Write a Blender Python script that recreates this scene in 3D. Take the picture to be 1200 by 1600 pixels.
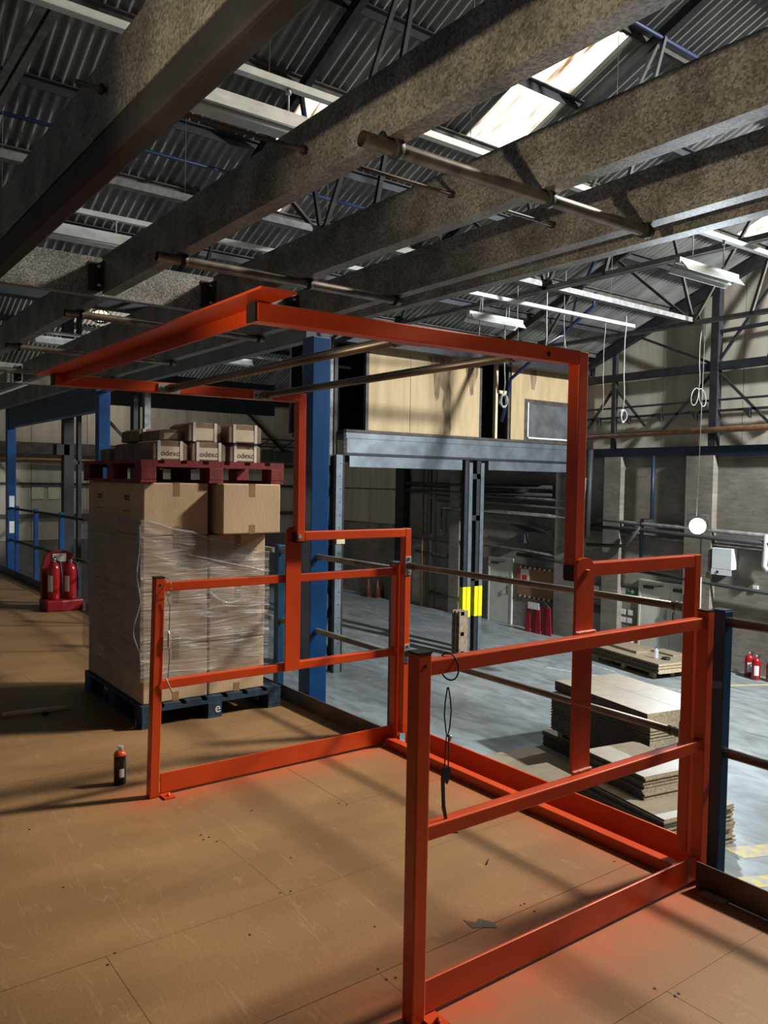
import bpy, math, random
from mathutils import Vector, Matrix, Euler
random.seed(7)
R = math.radians
for o in list(bpy.data.objects): bpy.data.objects.remove(o)
scene = bpy.context.scene
col = scene.collection

# ------------------------------------------------------------------ camera
YAW, PITCH, ROLL, FPX = 0.9291, -0.0378, 0.0165, 1259.9
fw = Vector((-math.sin(YAW)*math.cos(PITCH), math.cos(YAW)*math.cos(PITCH), math.sin(PITCH)))
r0 = Vector((math.cos(YAW), math.sin(YAW), 0)); u0 = r0.cross(fw)
rr = math.cos(ROLL)*r0 + math.sin(ROLL)*u0; uu = -math.sin(ROLL)*r0 + math.cos(ROLL)*u0
cd = bpy.data.cameras.new('camera'); cam = bpy.data.objects.new('camera', cd); col.objects.link(cam)
cam.matrix_world = Matrix(((rr.x, uu.x, -fw.x, 3.8486), (rr.y, uu.y, -fw.y, -1.462), (rr.z, uu.z, -fw.z, 1.598), (0, 0, 0, 1)))
cd.sensor_fit = 'VERTICAL'; cd.sensor_height = 32; cd.sensor_width = 24; cd.lens = FPX/1600*32; cd.clip_start = .02; cd.clip_end = 300
scene.camera = cam
# ------------------------------------------------------------------ world, lamps, exposure
w = bpy.data.worlds.new('World'); scene.world = w; w.use_nodes = True
w.node_tree.nodes['Background'].inputs[0].default_value = (.72, .86, 1, 1)
w.node_tree.nodes['Background'].inputs[1].default_value = .095
SKY_EMIT = 3.2
def lamp(name, kind, loc, target, energy, color, size=.3, angle=60, blend=.5):
    l = bpy.data.lights.new(name, kind); l.energy = energy; l.color = color
    if kind == 'SPOT': l.spot_size = R(angle); l.spot_blend = blend; l.shadow_soft_size = size
    elif kind == 'AREA': l.shape = 'DISK'; l.size = size; l.spread = R(angle)
    else: l.shadow_soft_size = size
    o = bpy.data.objects.new(name, l); col.objects.link(o); o.location = loc
    o.rotation_euler = (Vector(target)-Vector(loc)).to_track_quat('-Z', 'Y').to_euler()
    return o
lamp('deck_key_fill', 'AREA', (2.9, 9.2, 8.6), (.3, .4, 0), 490, (1, .91, .78), 1.1, 78)  # unseen key light added in place of rooflight daylight on the deck
lamp('bay_fill', 'POINT', (-22.3, 7.5, 5.2), (-22.3, 7.5, 0), 270, (1, .96, .88), .3)  # added fill light without a fitting, lifts the cream end wall
lamp('hall_fill', 'AREA', (3.6, 14.5, 7.4), (-9, 13.5, -.5), 2700, (.92, .97, 1), .6, 130)  # fill light added out of view to brighten hall floor and far wall
lamp('deck_work_lamp', 'SPOT', (2.75, -3.8, 1.38), (2.15, .2, 2.80), 760, (1, .80, .50), .06, 31, 1.)
scene.view_settings.view_transform = 'Standard'; scene.view_settings.look = 'None'
scene.view_settings.exposure = -.08; scene.view_settings.gamma = 1; scene.view_settings.use_curve_mapping = False

# ------------------------------------------------------------------ materials
MATS = {}
def nd(nt, t, **kw):
    n = nt.nodes.new(t)
    for k, v in kw.items():
        if k in n.inputs: n.inputs[k].default_value = v
        else: setattr(n, k, v)
    return n
def mat(name, c, c2=None, rough=.6, metal=0., scale=8., detail=4., bump=0., bscale=60., stretch=(1, 1, 1), spec=.5, contrast=(.35, .65), coat=0., trans=0., alpha=1.):
    m = bpy.data.materials.new(name); m.use_nodes = True; nt = m.node_tree; b = nt.nodes['Principled BSDF']
    b.inputs['Roughness'].default_value = rough; b.inputs['Metallic'].default_value = metal
    b.inputs['Specular IOR Level'].default_value = spec; b.inputs['Coat Weight'].default_value = coat
    if trans: b.inputs['Transmission Weight'].default_value = trans
    if alpha < 1: b.inputs['Alpha'].default_value = alpha
    L = nt.links.new
    if c2 is None: c2 = tuple(x*.8 for x in c)
    geo = nd(nt, 'ShaderNodeNewGeometry'); mp = nd(nt, 'ShaderNodeMapping'); mp.inputs['Scale'].default_value = stretch
    L(geo.outputs['Position'], mp.inputs['Vector'])
    n = nd(nt, 'ShaderNodeTexNoise'); n.inputs['Scale'].default_value = scale; n.inputs['Detail'].default_value = detail
    L(mp.outputs[0], n.inputs['Vector'])
    rp = nd(nt, 'ShaderNodeValToRGB'); rp.color_ramp.elements[0].position = contrast[0]; rp.color_ramp.elements[1].position = contrast[1]
    rp.color_ramp.elements[0].color = (*c2, 1); rp.color_ramp.elements[1].color = (*c, 1)
    L(n.outputs['Fac'], rp.inputs['Fac']); L(rp.outputs['Color'], b.inputs['Base Color'])
    if bump:
        n2 = nd(nt, 'ShaderNodeTexNoise'); n2.inputs['Scale'].default_value = bscale; L(mp.outputs[0], n2.inputs['Vector'])
        bp = nd(nt, 'ShaderNodeBump'); bp.inputs['Strength'].default_value = bump; bp.inputs['Distance'].default_value = .01
        L(n2.outputs['Fac'], bp.inputs['Height']); L(bp.outputs['Normal'], b.inputs['Normal'])
    MATS[name] = m
    return m
def base_link(m):
    nt = m.node_tree; b = nt.nodes['Principled BSDF']
    return nt, b, b.inputs['Base Color'].links[0].from_socket
mat('orange', (.56, .062, .008), (.47, .045, .006), .34, scale=3, coat=.1)
mat('weld', (.80, .36, .26), (.62, .16, .08), .45, scale=60)
mat('black_plastic', (.012, .012, .013), rough=.5)
mat('tube_steel', (.24, .215, .185), (.13, .11, .09), .36, .7, scale=14, stretch=(.3, 1, 1))
mat('bright_zinc', (.62, .64, .66), (.45, .46, .48), .38, .8, scale=30)
mat('blue_paint', (.004, .055, .19), (.003, .04, .14), .35, scale=5)
mat('navy_paint', (.009, .055, .12), (.006, .036, .08), .38, scale=5)
mat('kick_grey', (.16, .12, .09), (.07, .055, .045), .5, .5, scale=6)
mat('dark_steel', (.022, .023, .027), (.012, .012, .015), .6, .2, scale=6)
mat('conduit_blue', (.006, .018, .045), rough=.5)
mat('brown_steel', (.075, .060, .048), (.035, .028, .024), .65, scale=5)
mat('grey_angle', (.20, .20, .19), (.11, .11, .105), .55, .3, scale=9)
mat('white_trunk', (.52, .53, .50), (.40, .41, .39), .45, scale=6)
mat('blue_pipe', (.006, .018, .075), rough=.5)
mat('cardboard', (.50, .365, .23), (.43, .305, .19), .8, scale=5, stretch=(1, 1, .3), bump=.12, bscale=90)
mat('cardboard_dark', (.25, .155, .085), (.16, .095, .05), .75, scale=9, bump=.2, bscale=40)
mat('parcel_tape', (.30, .185, .095), (.25, .15, .08), .3, scale=10)
mat('ink', (.03, .022, .016), rough=.7)
mat('white_strap', (.72, .70, .64), rough=.5)
mat('label_cream', (.66, .58, .42), (.56, .48, .34), .6, scale=12)
mat('pallet_red', (.20, .010, .014), (.11, .006, .008), .65, scale=9, stretch=(1, 3, 1), bump=.2)
mat('pallet_blue', (.012, .045, .085), (.006, .022, .042), .65, scale=9, stretch=(1, 3, 1), bump=.2)
mat('pallet_wood', (.30, .22, .14), (.16, .11, .07), .8, scale=9, stretch=(1, 3, 1))
mat('pine', (.78, .62, .42), (.62, .46, .29), .75, scale=6, stretch=(4, 1, 1))
mat('ext_red', (.32, .008, .012), (.25, .006, .009), .25, scale=4, coat=.4)
mat('stand_red', (.22, .006, .012), (.17, .005, .009), .4, scale=4)
mat('barrier_red', (.30, .006, .02), (.24, .004, .014), .5, scale=4)
mat('paper', (.72, .72, .69), (.62, .62, .59), .6, scale=9)
mat('door_paint', (.62, .63, .55), (.54, .55, .47), .5, scale=3)
mat('cream_sheet', (.47, .42, .33), (.36, .32, .25), .7, scale=1.1, stretch=(3, 3, .4))
mat('plywood', (.47, .345, .19), (.38, .27, .14), .7, scale=1.6, stretch=(1, 3, .5))
mat('yellow_paint', (.85, .80, .01), (.75, .68, .01), .45, scale=4)
mat('floor_yellow', (.58, .46, .12), (.38, .36, .30), .6, scale=9, contrast=(.45, .6))
mat('floor_white', (.50, .52, .50), (.30, .33, .34), .6, scale=8, contrast=(.4, .6))
mat('copper_pipe', (.26, .135, .06), (.16, .08, .04), .5, .4, scale=6)
mat('pipe_grey', (.24, .23, .22), (.12, .115, .11), .55, .3, scale=6)
mat('pipe_dark', (.035, .035, .038), rough=.6)
mat('cable_white', (.36, .35, .33), rough=.5)
mat('cable_black', (.015, .013, .012), rough=.5)
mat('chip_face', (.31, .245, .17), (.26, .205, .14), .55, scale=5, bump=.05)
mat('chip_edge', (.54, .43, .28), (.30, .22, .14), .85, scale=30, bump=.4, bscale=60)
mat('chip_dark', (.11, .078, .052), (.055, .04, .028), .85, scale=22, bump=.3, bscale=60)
mat('roof_sheet', (.27, .265, .25), (.11, .105, .095), .8, scale=1.4, detail=6, stretch=(.5, 2, .5), contrast=(.3, .7))
mat('cone_orange', (.13, .035, .02), (.09, .025, .015), .6)
mat('green_sign', (.02, .10, .06), rough=.5)
mat('cork', (.27, .15, .065), (.22, .12, .05), .8, scale=20)
mat('can_black', (.012, .010, .010), rough=.25)
mat('can_orange', (.75, .09, .02), rough=.35)
mat('glass_grey', (.16, .17, .17), (.10, .105, .105), .25, .3, scale=3)
mat('radiator_white', (.70, .72, .74), (.62, .64, .66), .4, scale=3)
mat('red_tape', (.55, .03, .03), rough=.5)
mat('brick_pier', (.26, .225, .185), (.20, .175, .145), .85, scale=7, bump=.2)

# galvanised spangle
m = mat('galv', (.30, .30, .29), (.15, .15, .145), .42, .6, scale=5, detail=6)
nt, b, src = base_link(m)
geo = nt.nodes['Geometry'] if 'Geometry' in nt.nodes else [n for n in nt.nodes if n.type == 'NEW_GEOMETRY'][0]
vo = nd(nt, 'ShaderNodeTexVoronoi'); vo.inputs['Scale'].default_value = 130; nt.links.new(geo.outputs['Position'], vo.inputs['Vector'])
mx = nd(nt, 'ShaderNodeMix', data_type='RGBA', blend_type='MULTIPLY'); mx.inputs[0].default_value = .85
rp = nd(nt, 'ShaderNodeValToRGB'); rp.color_ramp.elements[0].color = (.45, .45, .45, 1); rp.color_ramp.elements[1].color = (1.45, 1.42, 1.35, 1)
sep = nd(nt, 'ShaderNodeSeparateColor'); nt.links.new(vo.outputs['Color'], sep.inputs[0]); nt.links.new(sep.outputs[0], rp.inputs[0])
nt.links.new(src, mx.inputs[6]); nt.links.new(rp.outputs[0], mx.inputs[7]); nt.links.new(mx.outputs[2], b.inputs['Base Color'])
bp = nd(nt, 'ShaderNodeBump'); bp.inputs['Strength'].default_value = .35; bp.inputs['Distance'].default_value = .004
nt.links.new(sep.outputs[1], bp.inputs['Height']); nt.links.new(bp.outputs[0], b.inputs['Normal'])
mat('galv_smooth', (.185, .215, .24), (.12, .14, .155), .42, .5, scale=3, detail=6)

# chipboard deck with orange overspray where the frames were painted in place
m = mat('deck', (.275, .158, .068), (.165, .092, .040), .5, scale=1.7, detail=9, stretch=(1.5, .6, 1), contrast=(.28, .72), bump=.02, bscale=260)
nt, b, src = base_link(m); L = nt.links.new
geo = [n for n in nt.nodes if n.type == 'NEW_GEOMETRY'][0]
fine = nd(nt, 'ShaderNodeTexNoise'); fine.inputs['Scale'].default_value = 150; fine.inputs['Detail'].default_value = 3; L(geo.outputs['Position'], fine.inputs['Vector'])
fr = nd(nt, 'ShaderNodeValToRGB'); fr.color_ramp.elements[0].color = (.84, .84, .84, 1); fr.color_ramp.elements[1].color = (1.14, 1.14, 1.14, 1)
fr.color_ramp.elements[0].position = .3; fr.color_ramp.elements[1].position = .7; L(fine.outputs['Fac'], fr.inputs[0])
m1 = nd(nt, 'ShaderNodeMix', data_type='RGBA', blend_type='MULTIPLY'); m1.inputs[0].default_value = 1; L(src, m1.inputs[6]); L(fr.outputs[0], m1.inputs[7])
# scratches
mp = nd(nt, 'ShaderNodeMapping'); mp.inputs['Rotation'].default_value = (0, 0, .5); mp.inputs['Scale'].default_value = (.7, 4, 1); L(geo.outputs['Position'], mp.inputs[0])
sc = nd(nt, 'ShaderNodeTexNoise'); sc.inputs['Scale'].default_value = 2.3; sc.inputs['Detail'].default_value = 2; sc.inputs['Distortion'].default_value = 1.2; L(mp.outputs[0], sc.inputs['Vector'])
sr = nd(nt, 'ShaderNodeValToRGB'); e = sr.color_ramp.elements; e[0].position = .492; e[0].color = (0, 0, 0, 1); e[1].position = .5; e[1].color = (1, 1, 1, 1)
e2 = e.new(.508); e2.color = (0, 0, 0, 1); L(sc.outputs['Fac'], sr.inputs[0])
m2 = nd(nt, 'ShaderNodeMix', data_type='RGBA'); m2.inputs[7].default_value = (.46, .33, .21, 1)
sm = nd(nt, 'ShaderNodeMath', operation='MULTIPLY'); sm.inputs[1].default_value = .20; L(sr.outputs[0], sm.inputs[0]); L(sm.outputs[0], m2.inputs[0]); L(m1.outputs[2], m2.inputs[6])
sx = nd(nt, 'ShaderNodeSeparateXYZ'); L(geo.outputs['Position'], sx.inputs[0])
def mth(op, a, bb=None, c=None):
    n = nd(nt, 'ShaderNodeMath', operation=op)
    for i, v in enumerate((a, bb, c)):
        if v is None: continue
        if isinstance(v, (int, float)): n.inputs[i].default_value = v
        else: L(v, n.inputs[i])
    return n.outputs[0]
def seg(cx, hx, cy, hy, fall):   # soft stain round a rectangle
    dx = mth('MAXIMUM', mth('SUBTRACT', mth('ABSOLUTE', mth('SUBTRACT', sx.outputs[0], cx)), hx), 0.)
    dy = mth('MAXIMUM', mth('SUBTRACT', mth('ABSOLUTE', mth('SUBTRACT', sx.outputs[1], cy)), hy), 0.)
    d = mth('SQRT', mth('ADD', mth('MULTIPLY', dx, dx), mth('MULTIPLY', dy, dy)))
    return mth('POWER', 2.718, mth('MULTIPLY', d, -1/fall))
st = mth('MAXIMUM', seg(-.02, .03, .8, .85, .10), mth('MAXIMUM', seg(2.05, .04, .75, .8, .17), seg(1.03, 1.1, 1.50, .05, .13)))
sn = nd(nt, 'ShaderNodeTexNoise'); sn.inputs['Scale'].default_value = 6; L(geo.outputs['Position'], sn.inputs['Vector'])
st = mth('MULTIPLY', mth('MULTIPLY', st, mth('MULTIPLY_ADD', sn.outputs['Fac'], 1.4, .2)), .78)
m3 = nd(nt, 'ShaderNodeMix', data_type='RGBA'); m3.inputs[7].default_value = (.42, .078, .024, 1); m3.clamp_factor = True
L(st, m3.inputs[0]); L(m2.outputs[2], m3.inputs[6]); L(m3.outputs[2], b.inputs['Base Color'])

# brick
def brickmat(name, c1, c2, mortar, axis):
    m = bpy.data.materials.new(name); m.use_nodes = True; nt = m.node_tree; b = nt.nodes['Principled BSDF']; b.inputs['Roughness'].default_value = .9
    geo = nd(nt, 'ShaderNodeNewGeometry'); sp = nd(nt, 'ShaderNodeSeparateXYZ'); cb = nd(nt, 'ShaderNodeCombineXYZ'); L = nt.links.new
    L(geo.outputs['Position'], sp.inputs[0]); L(sp.outputs[axis], cb.inputs[0]); L(sp.outputs[2], cb.inputs[1])
    br = nd(nt, 'ShaderNodeTexBrick'); br.inputs['Scale'].default_value = 1; br.inputs['Brick Width'].default_value = .225; br.inputs['Row Height'].default_value = .075
    br.inputs['Mortar Size'].default_value = .008; br.inputs['Color1'].default_value = (*c1, 1); br.inputs['Color2'].default_value = (*c2, 1); br.inputs['Mortar'].default_value = (*mortar, 1)
    L(cb.outputs[0], br.inputs['Vector'])
    n = nd(nt, 'ShaderNodeTexNoise'); n.inputs['Scale'].default_value = .9; n.inputs['Detail'].default_value = 6; L(geo.outputs['Position'], n.inputs['Vector'])
    rp = nd(nt, 'ShaderNodeValToRGB'); rp.color_ramp.elements[0].position = .3; rp.color_ramp.elements[0].color = (.55, .54, .52, 1); rp.color_ramp.elements[1].position = .7; rp.color_ramp.elements[1].color = (1.15, 1.15, 1.15, 1)
    L(n.outputs['Fac'], rp.inputs[0]); mx = nd(nt, 'ShaderNodeMix', data_type='RGBA', blend_type='MULTIPLY'); mx.inputs[0].default_value = 1
    L(br.outputs['Color'], mx.inputs[6]); L(rp.outputs[0], mx.inputs[7]); L(mx.outputs[2], b.inputs['Base Color'])
    bp = nd(nt, 'ShaderNodeBump'); bp.inputs['Strength'].default_value = .5; bp.inputs['Distance'].default_value = .01; bp.invert = True
    L(br.outputs['Fac'], bp.inputs['Height']); L(bp.outputs[0], b.inputs['Normal']); MATS[name] = m
brickmat('brick_x', (.25, .215, .175), (.19, .165, .135), (.22, .20, .17), 0)
brickmat('brick_y', (.25, .215, .175), (.19, .165, .135), (.22, .20, .17), 1)

# concrete
m = mat('concrete', (.295, .325, .33), (.205, .23, .235), .42, scale=.7, detail=8, contrast=(.3, .7), bump=.05, bscale=30)
nt, b, src = base_link(m); L = nt.links.new
geo = [n for n in nt.nodes if n.type == 'NEW_GEOMETRY'][0]
mp = nd(nt, 'ShaderNodeMapping'); mp.inputs['Rotation'].default_value = (0, 0, .9); mp.inputs['Scale'].default_value = (.8, 2.2, 1); L(geo.outputs['Position'], mp.inputs[0])
n = nd(nt, 'ShaderNodeTexNoise'); n.inputs['Scale'].default_value = 1.6; n.inputs['Detail'].default_value = 8; n.inputs['Distortion'].default_value = 1.; L(mp.outputs[0], n.inputs['Vector'])
rp = nd(nt, 'ShaderNodeValToRGB'); rp.color_ramp.elements[0].position = .34; rp.color_ramp.elements[0].color = (.68, .68, .66, 1); rp.color_ramp.elements[1].position = .62; rp.color_ramp.elements[1].color = (1.12, 1.12, 1.12, 1)
L(n.outputs['Fac'], rp.inputs[0]); mx = nd(nt, 'ShaderNodeMix', data_type='RGBA', blend_type='MULTIPLY'); mx.inputs[0].default_value = 1
L(src, mx.inputs[6]); L(rp.outputs[0], mx.inputs[7]); L(mx.outputs[2], b.inputs['Base Color'])

# plywood water stains are added as flat stain parts on the panel
mat('stain', (.13, .085, .045), (.30, .205, .115), .75, scale=4, stretch=(1, 3, .6))

def emit(name, c, s):
    m = bpy.data.materials.new(name); m.use_nodes = True; nt = m.node_tree; nt.nodes.remove(nt.nodes['Principled BSDF'])
    e = nd(nt, 'ShaderNodeEmission'); e.inputs[0].default_value = (*c, 1); e.inputs[1].default_value = s
    nt.links.new(e.outputs[0], nt.nodes['Material Output'].inputs[0]); MATS[name] = m; return m
emit('led', (.80, .92, 1.0), 160)
emit('lit_globe', (1, .80, .38), 5)
# dirty translucent rooflight sheet, bright with the sky outside
m = emit('rooflight', (1, .9, .7), SKY_EMIT); nt = m.node_tree; e = [n for n in nt.nodes if n.type == 'EMISSION'][0]
tc = nd(nt, 'ShaderNodeTexCoord'); mp = nd(nt, 'ShaderNodeMapping'); mp.inputs['Scale'].default_value = (.35, 6, .3); nt.links.new(tc.outputs['Object'], mp.inputs[0])
n = nd(nt, 'ShaderNodeTexNoise'); n.inputs['Scale'].default_value = 2.2; n.inputs['Detail'].default_value = 5; nt.links.new(mp.outputs[0], n.inputs['Vector'])
rp = nd(nt, 'ShaderNodeValToRGB'); rp.color_ramp.elements[0].position = .36; rp.color_ramp.elements[0].color = (.16, .085, .028, 1); rp.color_ramp.elements[1].position = .55; rp.color_ramp.elements[1].color = (1, .93, .78, 1)
nt.links.new(n.outputs['Fac'], rp.inputs[0]); nt.links.new(rp.outputs[0], e.inputs[0])
# stretch film
m = bpy.data.materials.new('film'); m.use_nodes = True; nt = m.node_tree; b = nt.nodes['Principled BSDF']; L = nt.links.new
b.inputs['Base Color'].default_value = (.33, .33, .34, 1); b.inputs['Roughness'].default_value = .24; b.inputs['Alpha'].default_value = .30
geo = nd(nt, 'ShaderNodeNewGeometry'); mp = nd(nt, 'ShaderNodeMapping'); mp.inputs['Scale'].default_value = (1, .8, 7); mp.inputs['Rotation'].default_value = (.12, 0, 0); L(geo.outputs['Position'], mp.inputs[0])
n = nd(nt, 'ShaderNodeTexNoise'); n.inputs['Scale'].default_value = 3.5; n.inputs['Detail'].default_value = 6; n.inputs['Distortion'].default_value = .8; L(mp.outputs[0], n.inputs['Vector'])
bp = nd(nt, 'ShaderNodeBump'); bp.inputs['Strength'].default_value = .8; bp.inputs['Distance'].default_value = .03; L(n.outputs['Fac'], bp.inputs['Height']); L(bp.outputs[0], b.inputs['Normal'])
rp = nd(nt, 'ShaderNodeMapRange'); rp.inputs[1].default_value = .35; rp.inputs[2].default_value = .75; rp.inputs[3].default_value = .30; rp.inputs[4].default_value = .62; L(n.outputs['Fac'], rp.inputs[0]); L(rp.outputs[0], b.inputs['Alpha'])
MATS['film'] = m
m = bpy.data.materials.new('clear_plastic'); m.use_nodes = True; b = m.node_tree.nodes['Principled BSDF']
b.inputs['Base Color'].default_value = (.75, .82, .9, 1); b.inputs['Roughness'].default_value = .1; b.inputs['Alpha'].default_value = .45; MATS['clear_plastic'] = m

# ------------------------------------------------------------------ mesh helpers
class M:
    def __init__(s): s.v = []; s.f = []; s.sm = set()
    def add(s, vs, fs, smooth=False):
        o = len(s.v); s.v += [tuple(v) for v in vs]
        for f in fs:
            if smooth: s.sm.add(len(s.f))
            s.f.append(tuple(i+o for i in f))
        return s
    def box(s, x0, x1, y0, y1, z0, z1):
        return s.add([(x0, y0, z0), (x1, y0, z0), (x1, y1, z0), (x0, y1, z0), (x0, y0, z1), (x1, y0, z1), (x1, y1, z1), (x0, y1, z1)],
                     [(3, 2, 1, 0), (4, 5, 6, 7), (0, 1, 5, 4), (1, 2, 6, 5), (2, 3, 7, 6), (3, 0, 4, 7)])
    def bar(s, p, q, wd, h, up=(0, 0, 1)):
        p = Vector(p); q = Vector(q); d = (q-p).normalized(); up = Vector(up)
        if abs(d.dot(up)) > .98: up = Vector((0, 1, 0))
        a = d.cross(up).normalized()*wd/2; c = a.cross(d).normalized()*h/2
        vs = [p-a-c, p+a-c, p+a+c, p-a+c, q-a-c, q+a-c, q+a+c, q-a+c]
        return s.add(vs, [(0, 1, 2, 3), (7, 6, 5, 4), (1, 0, 4, 5), (2, 1, 5, 6), (3, 2, 6, 7), (0, 3, 7, 4)])
    def tube(s, pts, r, n=10, cap=True):
        pts = [Vector(p) for p in pts]; vs = []; fs = []; N = len(pts); pa = None
        for i, p in enumerate(pts):
            d = ((pts[i+1] if i < N-1 else p)-(pts[i-1] if i > 0 else p)).normalized()
            if pa is None:
                up = Vector((0, 0, 1)) if abs(d.z) < .95 else Vector((0, 1, 0)); a = d.cross(up).normalized()
            else: a = (pa - d*pa.dot(d)).normalized()
            pa = a; c = d.cross(a); rad = r[i] if isinstance(r, (list, tuple)) else r
            vs += [p+(a*math.cos(2*math.pi*k/n)+c*math.sin(2*math.pi*k/n))*rad for k in range(n)]
        for i in range(N-1):
            for k in range(n): fs.append((i*n+k, i*n+(k+1) % n, (i+1)*n+(k+1) % n, (i+1)*n+k))
        s.add(vs, fs, True)
        if cap:
            o = len(s.v)-len(vs); s.f.append(tuple(o+k for k in reversed(range(n)))); s.f.append(tuple(o+(N-1)*n+k for k in range(n)))
        return s
    def lathe(s, prof, c=(0, 0, 0), n=16):
        vs = []; fs = []
        for (r, z) in prof: vs += [(c[0]+r*math.cos(2*math.pi*k/n), c[1]+r*math.sin(2*math.pi*k/n), c[2]+z) for k in range(n)]
        for i in range(len(prof)-1):
            for k in range(n): fs.append((i*n+k, i*n+(k+1) % n, (i+1)*n+(k+1) % n, (i+1)*n+k))
        s.add(vs, fs, True); o = len(s.v)-len(vs); s.f.append(tuple(o+k for k in reversed(range(n)))); s.f.append(tuple(o+(len(prof)-1)*n+k for k in range(n)))
        return s
    def prism(s, poly, ax, a, bb):          # poly in the two other axes
        def mk(p, t): return {0: (t, p[0], p[1]), 1: (p[0], t, p[1]), 2: (p[0], p[1], t)}[ax]
        n = len(poly); vs = [mk(p, a) for p in poly]+[mk(p, bb) for p in poly]
        fs = [tuple(range(n)), tuple(reversed(range(n, 2*n)))]+[(i, i+n, (i+1) % n+n, (i+1) % n) for i in range(n)]
        return s.add(vs, fs)
    def mesh(s, name, off=(0, 0, 0)):
        me = bpy.data.meshes.new(name); o = Vector(off)
        me.from_pydata([Vector(v)-o for v in s.v], [], s.f)
        me.polygons.foreach_set('use_smooth', [i in s.sm for i in range(len(s.f))]); me.update()
        import bmesh
        bm = bmesh.new(); bm.from_mesh(me); bmesh.ops.recalc_face_normals(bm, faces=bm.faces); bm.to_mesh(me); bm.free()
        return me
def worldloc(p):
    v = Vector((0, 0, 0))
    while p: v += p.location; p = p.parent
    return v
def link(name, me, m, parent=None):
    o = bpy.data.objects.new(name, me); col.objects.link(o)
    if m: 
        if not me.materials: me.materials.append(MATS[m])
    if parent: o.parent = parent
    return o
def build(mb, name, m, parent=None, local=False, bevel=0):
    off = (0, 0, 0) if (local or not parent) else worldloc(parent)
    o = link(name, mb.mesh(name, off), m, parent)
    if bevel:
        md = o.modifiers.new('bevel', 'BEVEL'); md.width = bevel; md.segments = 2; md.limit_method = 'ANGLE'
    return o
def tag(o, label, cat, group=None):
    o['label'] = label; o['category'] = cat
    if group: o['group'] = group
    return o
def struct(o, label=None):
    o['kind'] = 'structure'
    if label: o['label'] = label
    return o
def thing(name, loc, label, cat, group=None, rz=0):
    o = bpy.data.objects.new(name, None); col.objects.link(o); o.location = loc; o.rotation_euler = (0, 0, rz); o.empty_display_size = .1
    return tag(o, label, cat, group)
def copy_tree(o, parent=None):
    c = o.copy(); col.objects.link(c); c.parent = parent
    for ch in list(o.children): copy_tree(ch, c)
    return c
def text(name, s, m, parent, size, mw, local=True, thick=.0004):
    cu = bpy.data.curves.new(name, 'FONT'); cu.body = s; cu.size = size; cu.align_x = 'CENTER'; cu.align_y = 'CENTER'; cu.extrude = thick
    t = bpy.data.objects.new(name, cu); col.objects.link(t); bpy.context.view_layer.update()
    me = bpy.data.meshes.new_from_object(t.evaluated_get(bpy.context.evaluated_depsgraph_get())); bpy.data.objects.remove(t)
    me.name = name; me.transform(mw); me.materials.clear(); me.materials.append(MATS[m])
    if parent and not local: me.transform(Matrix.Translation(-worldloc(parent)))
    o = bpy.data.objects.new(name, me); col.objects.link(o); o.parent = parent; return o
FACE_X = Matrix(((0, 0, 1, 0), (1, 0, 0, 0), (0, 1, 0, 0), (0, 0, 0, 1)))       # text read on a +X face
FACE_NY = Matrix(((1, 0, 0, 0), (0, 0, -1, 0), (0, 1, 0, 0), (0, 0, 0, 1)))     # text read on a -Y face
def at(M4, p): return Matrix.Translation(p) @ M4
# ================================================================== THE SETTING
G = -2.9
fl = struct(build(M().box(-40, 16, -14, 17.4, G-.3, G), 'floor', 'concrete'), 'worn grey concrete ground floor of the warehouse')
# mezzanine deck of chipboard sheets, 0.6 wide and 2.4 long, staggered
deck = struct(build(M().box(-11.2, 6.6, -9, 1.5, -.3, -.04), 'floor_mezzanine', 'dark_steel'), 'raised chipboard mezzanine deck')
bmesh_cache = {}
def deck_board(x, y0, y1):
    k = round(y1-y0, 3)
    if k not in bmesh_cache:
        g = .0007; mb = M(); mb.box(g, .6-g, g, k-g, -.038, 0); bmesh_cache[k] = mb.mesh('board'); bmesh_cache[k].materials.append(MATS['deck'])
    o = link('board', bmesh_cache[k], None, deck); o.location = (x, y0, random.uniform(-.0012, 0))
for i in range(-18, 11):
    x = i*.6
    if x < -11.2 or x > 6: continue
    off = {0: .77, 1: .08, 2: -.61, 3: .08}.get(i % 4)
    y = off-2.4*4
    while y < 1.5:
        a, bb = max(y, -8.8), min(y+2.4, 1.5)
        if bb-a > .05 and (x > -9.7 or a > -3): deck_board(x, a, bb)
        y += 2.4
mb = M()
for (x, y) in [(.52, .03), (.57, .02), (.56, .05), (.62, .06), (.41, .34), (1.17, .07), (1.18, .11), (.94, .25), (.57, .74), (.61, .76), (1.36, -.16), (1.57, .23), (1.78, .09), (1.84, .08), (1.85, .11), (1.77, .77), (1.77, .79), (1.83, .78), (1.69, 1.47), (1.75, 1.36), (2.43, .77), (2.43, .79), (1.25, -.62), (.65, -.6), (2.37, .75), (.03, -.58), (1.2, -.58), (1.83, -.6)]:
    mb.lathe([(.0055, .0003), (.0052, .0008), (.002, .0004)], (x, y, 0), 8)
o = build(mb, 'screw_heads', 'ink', deck); o['kind'] = 'stuff'
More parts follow.
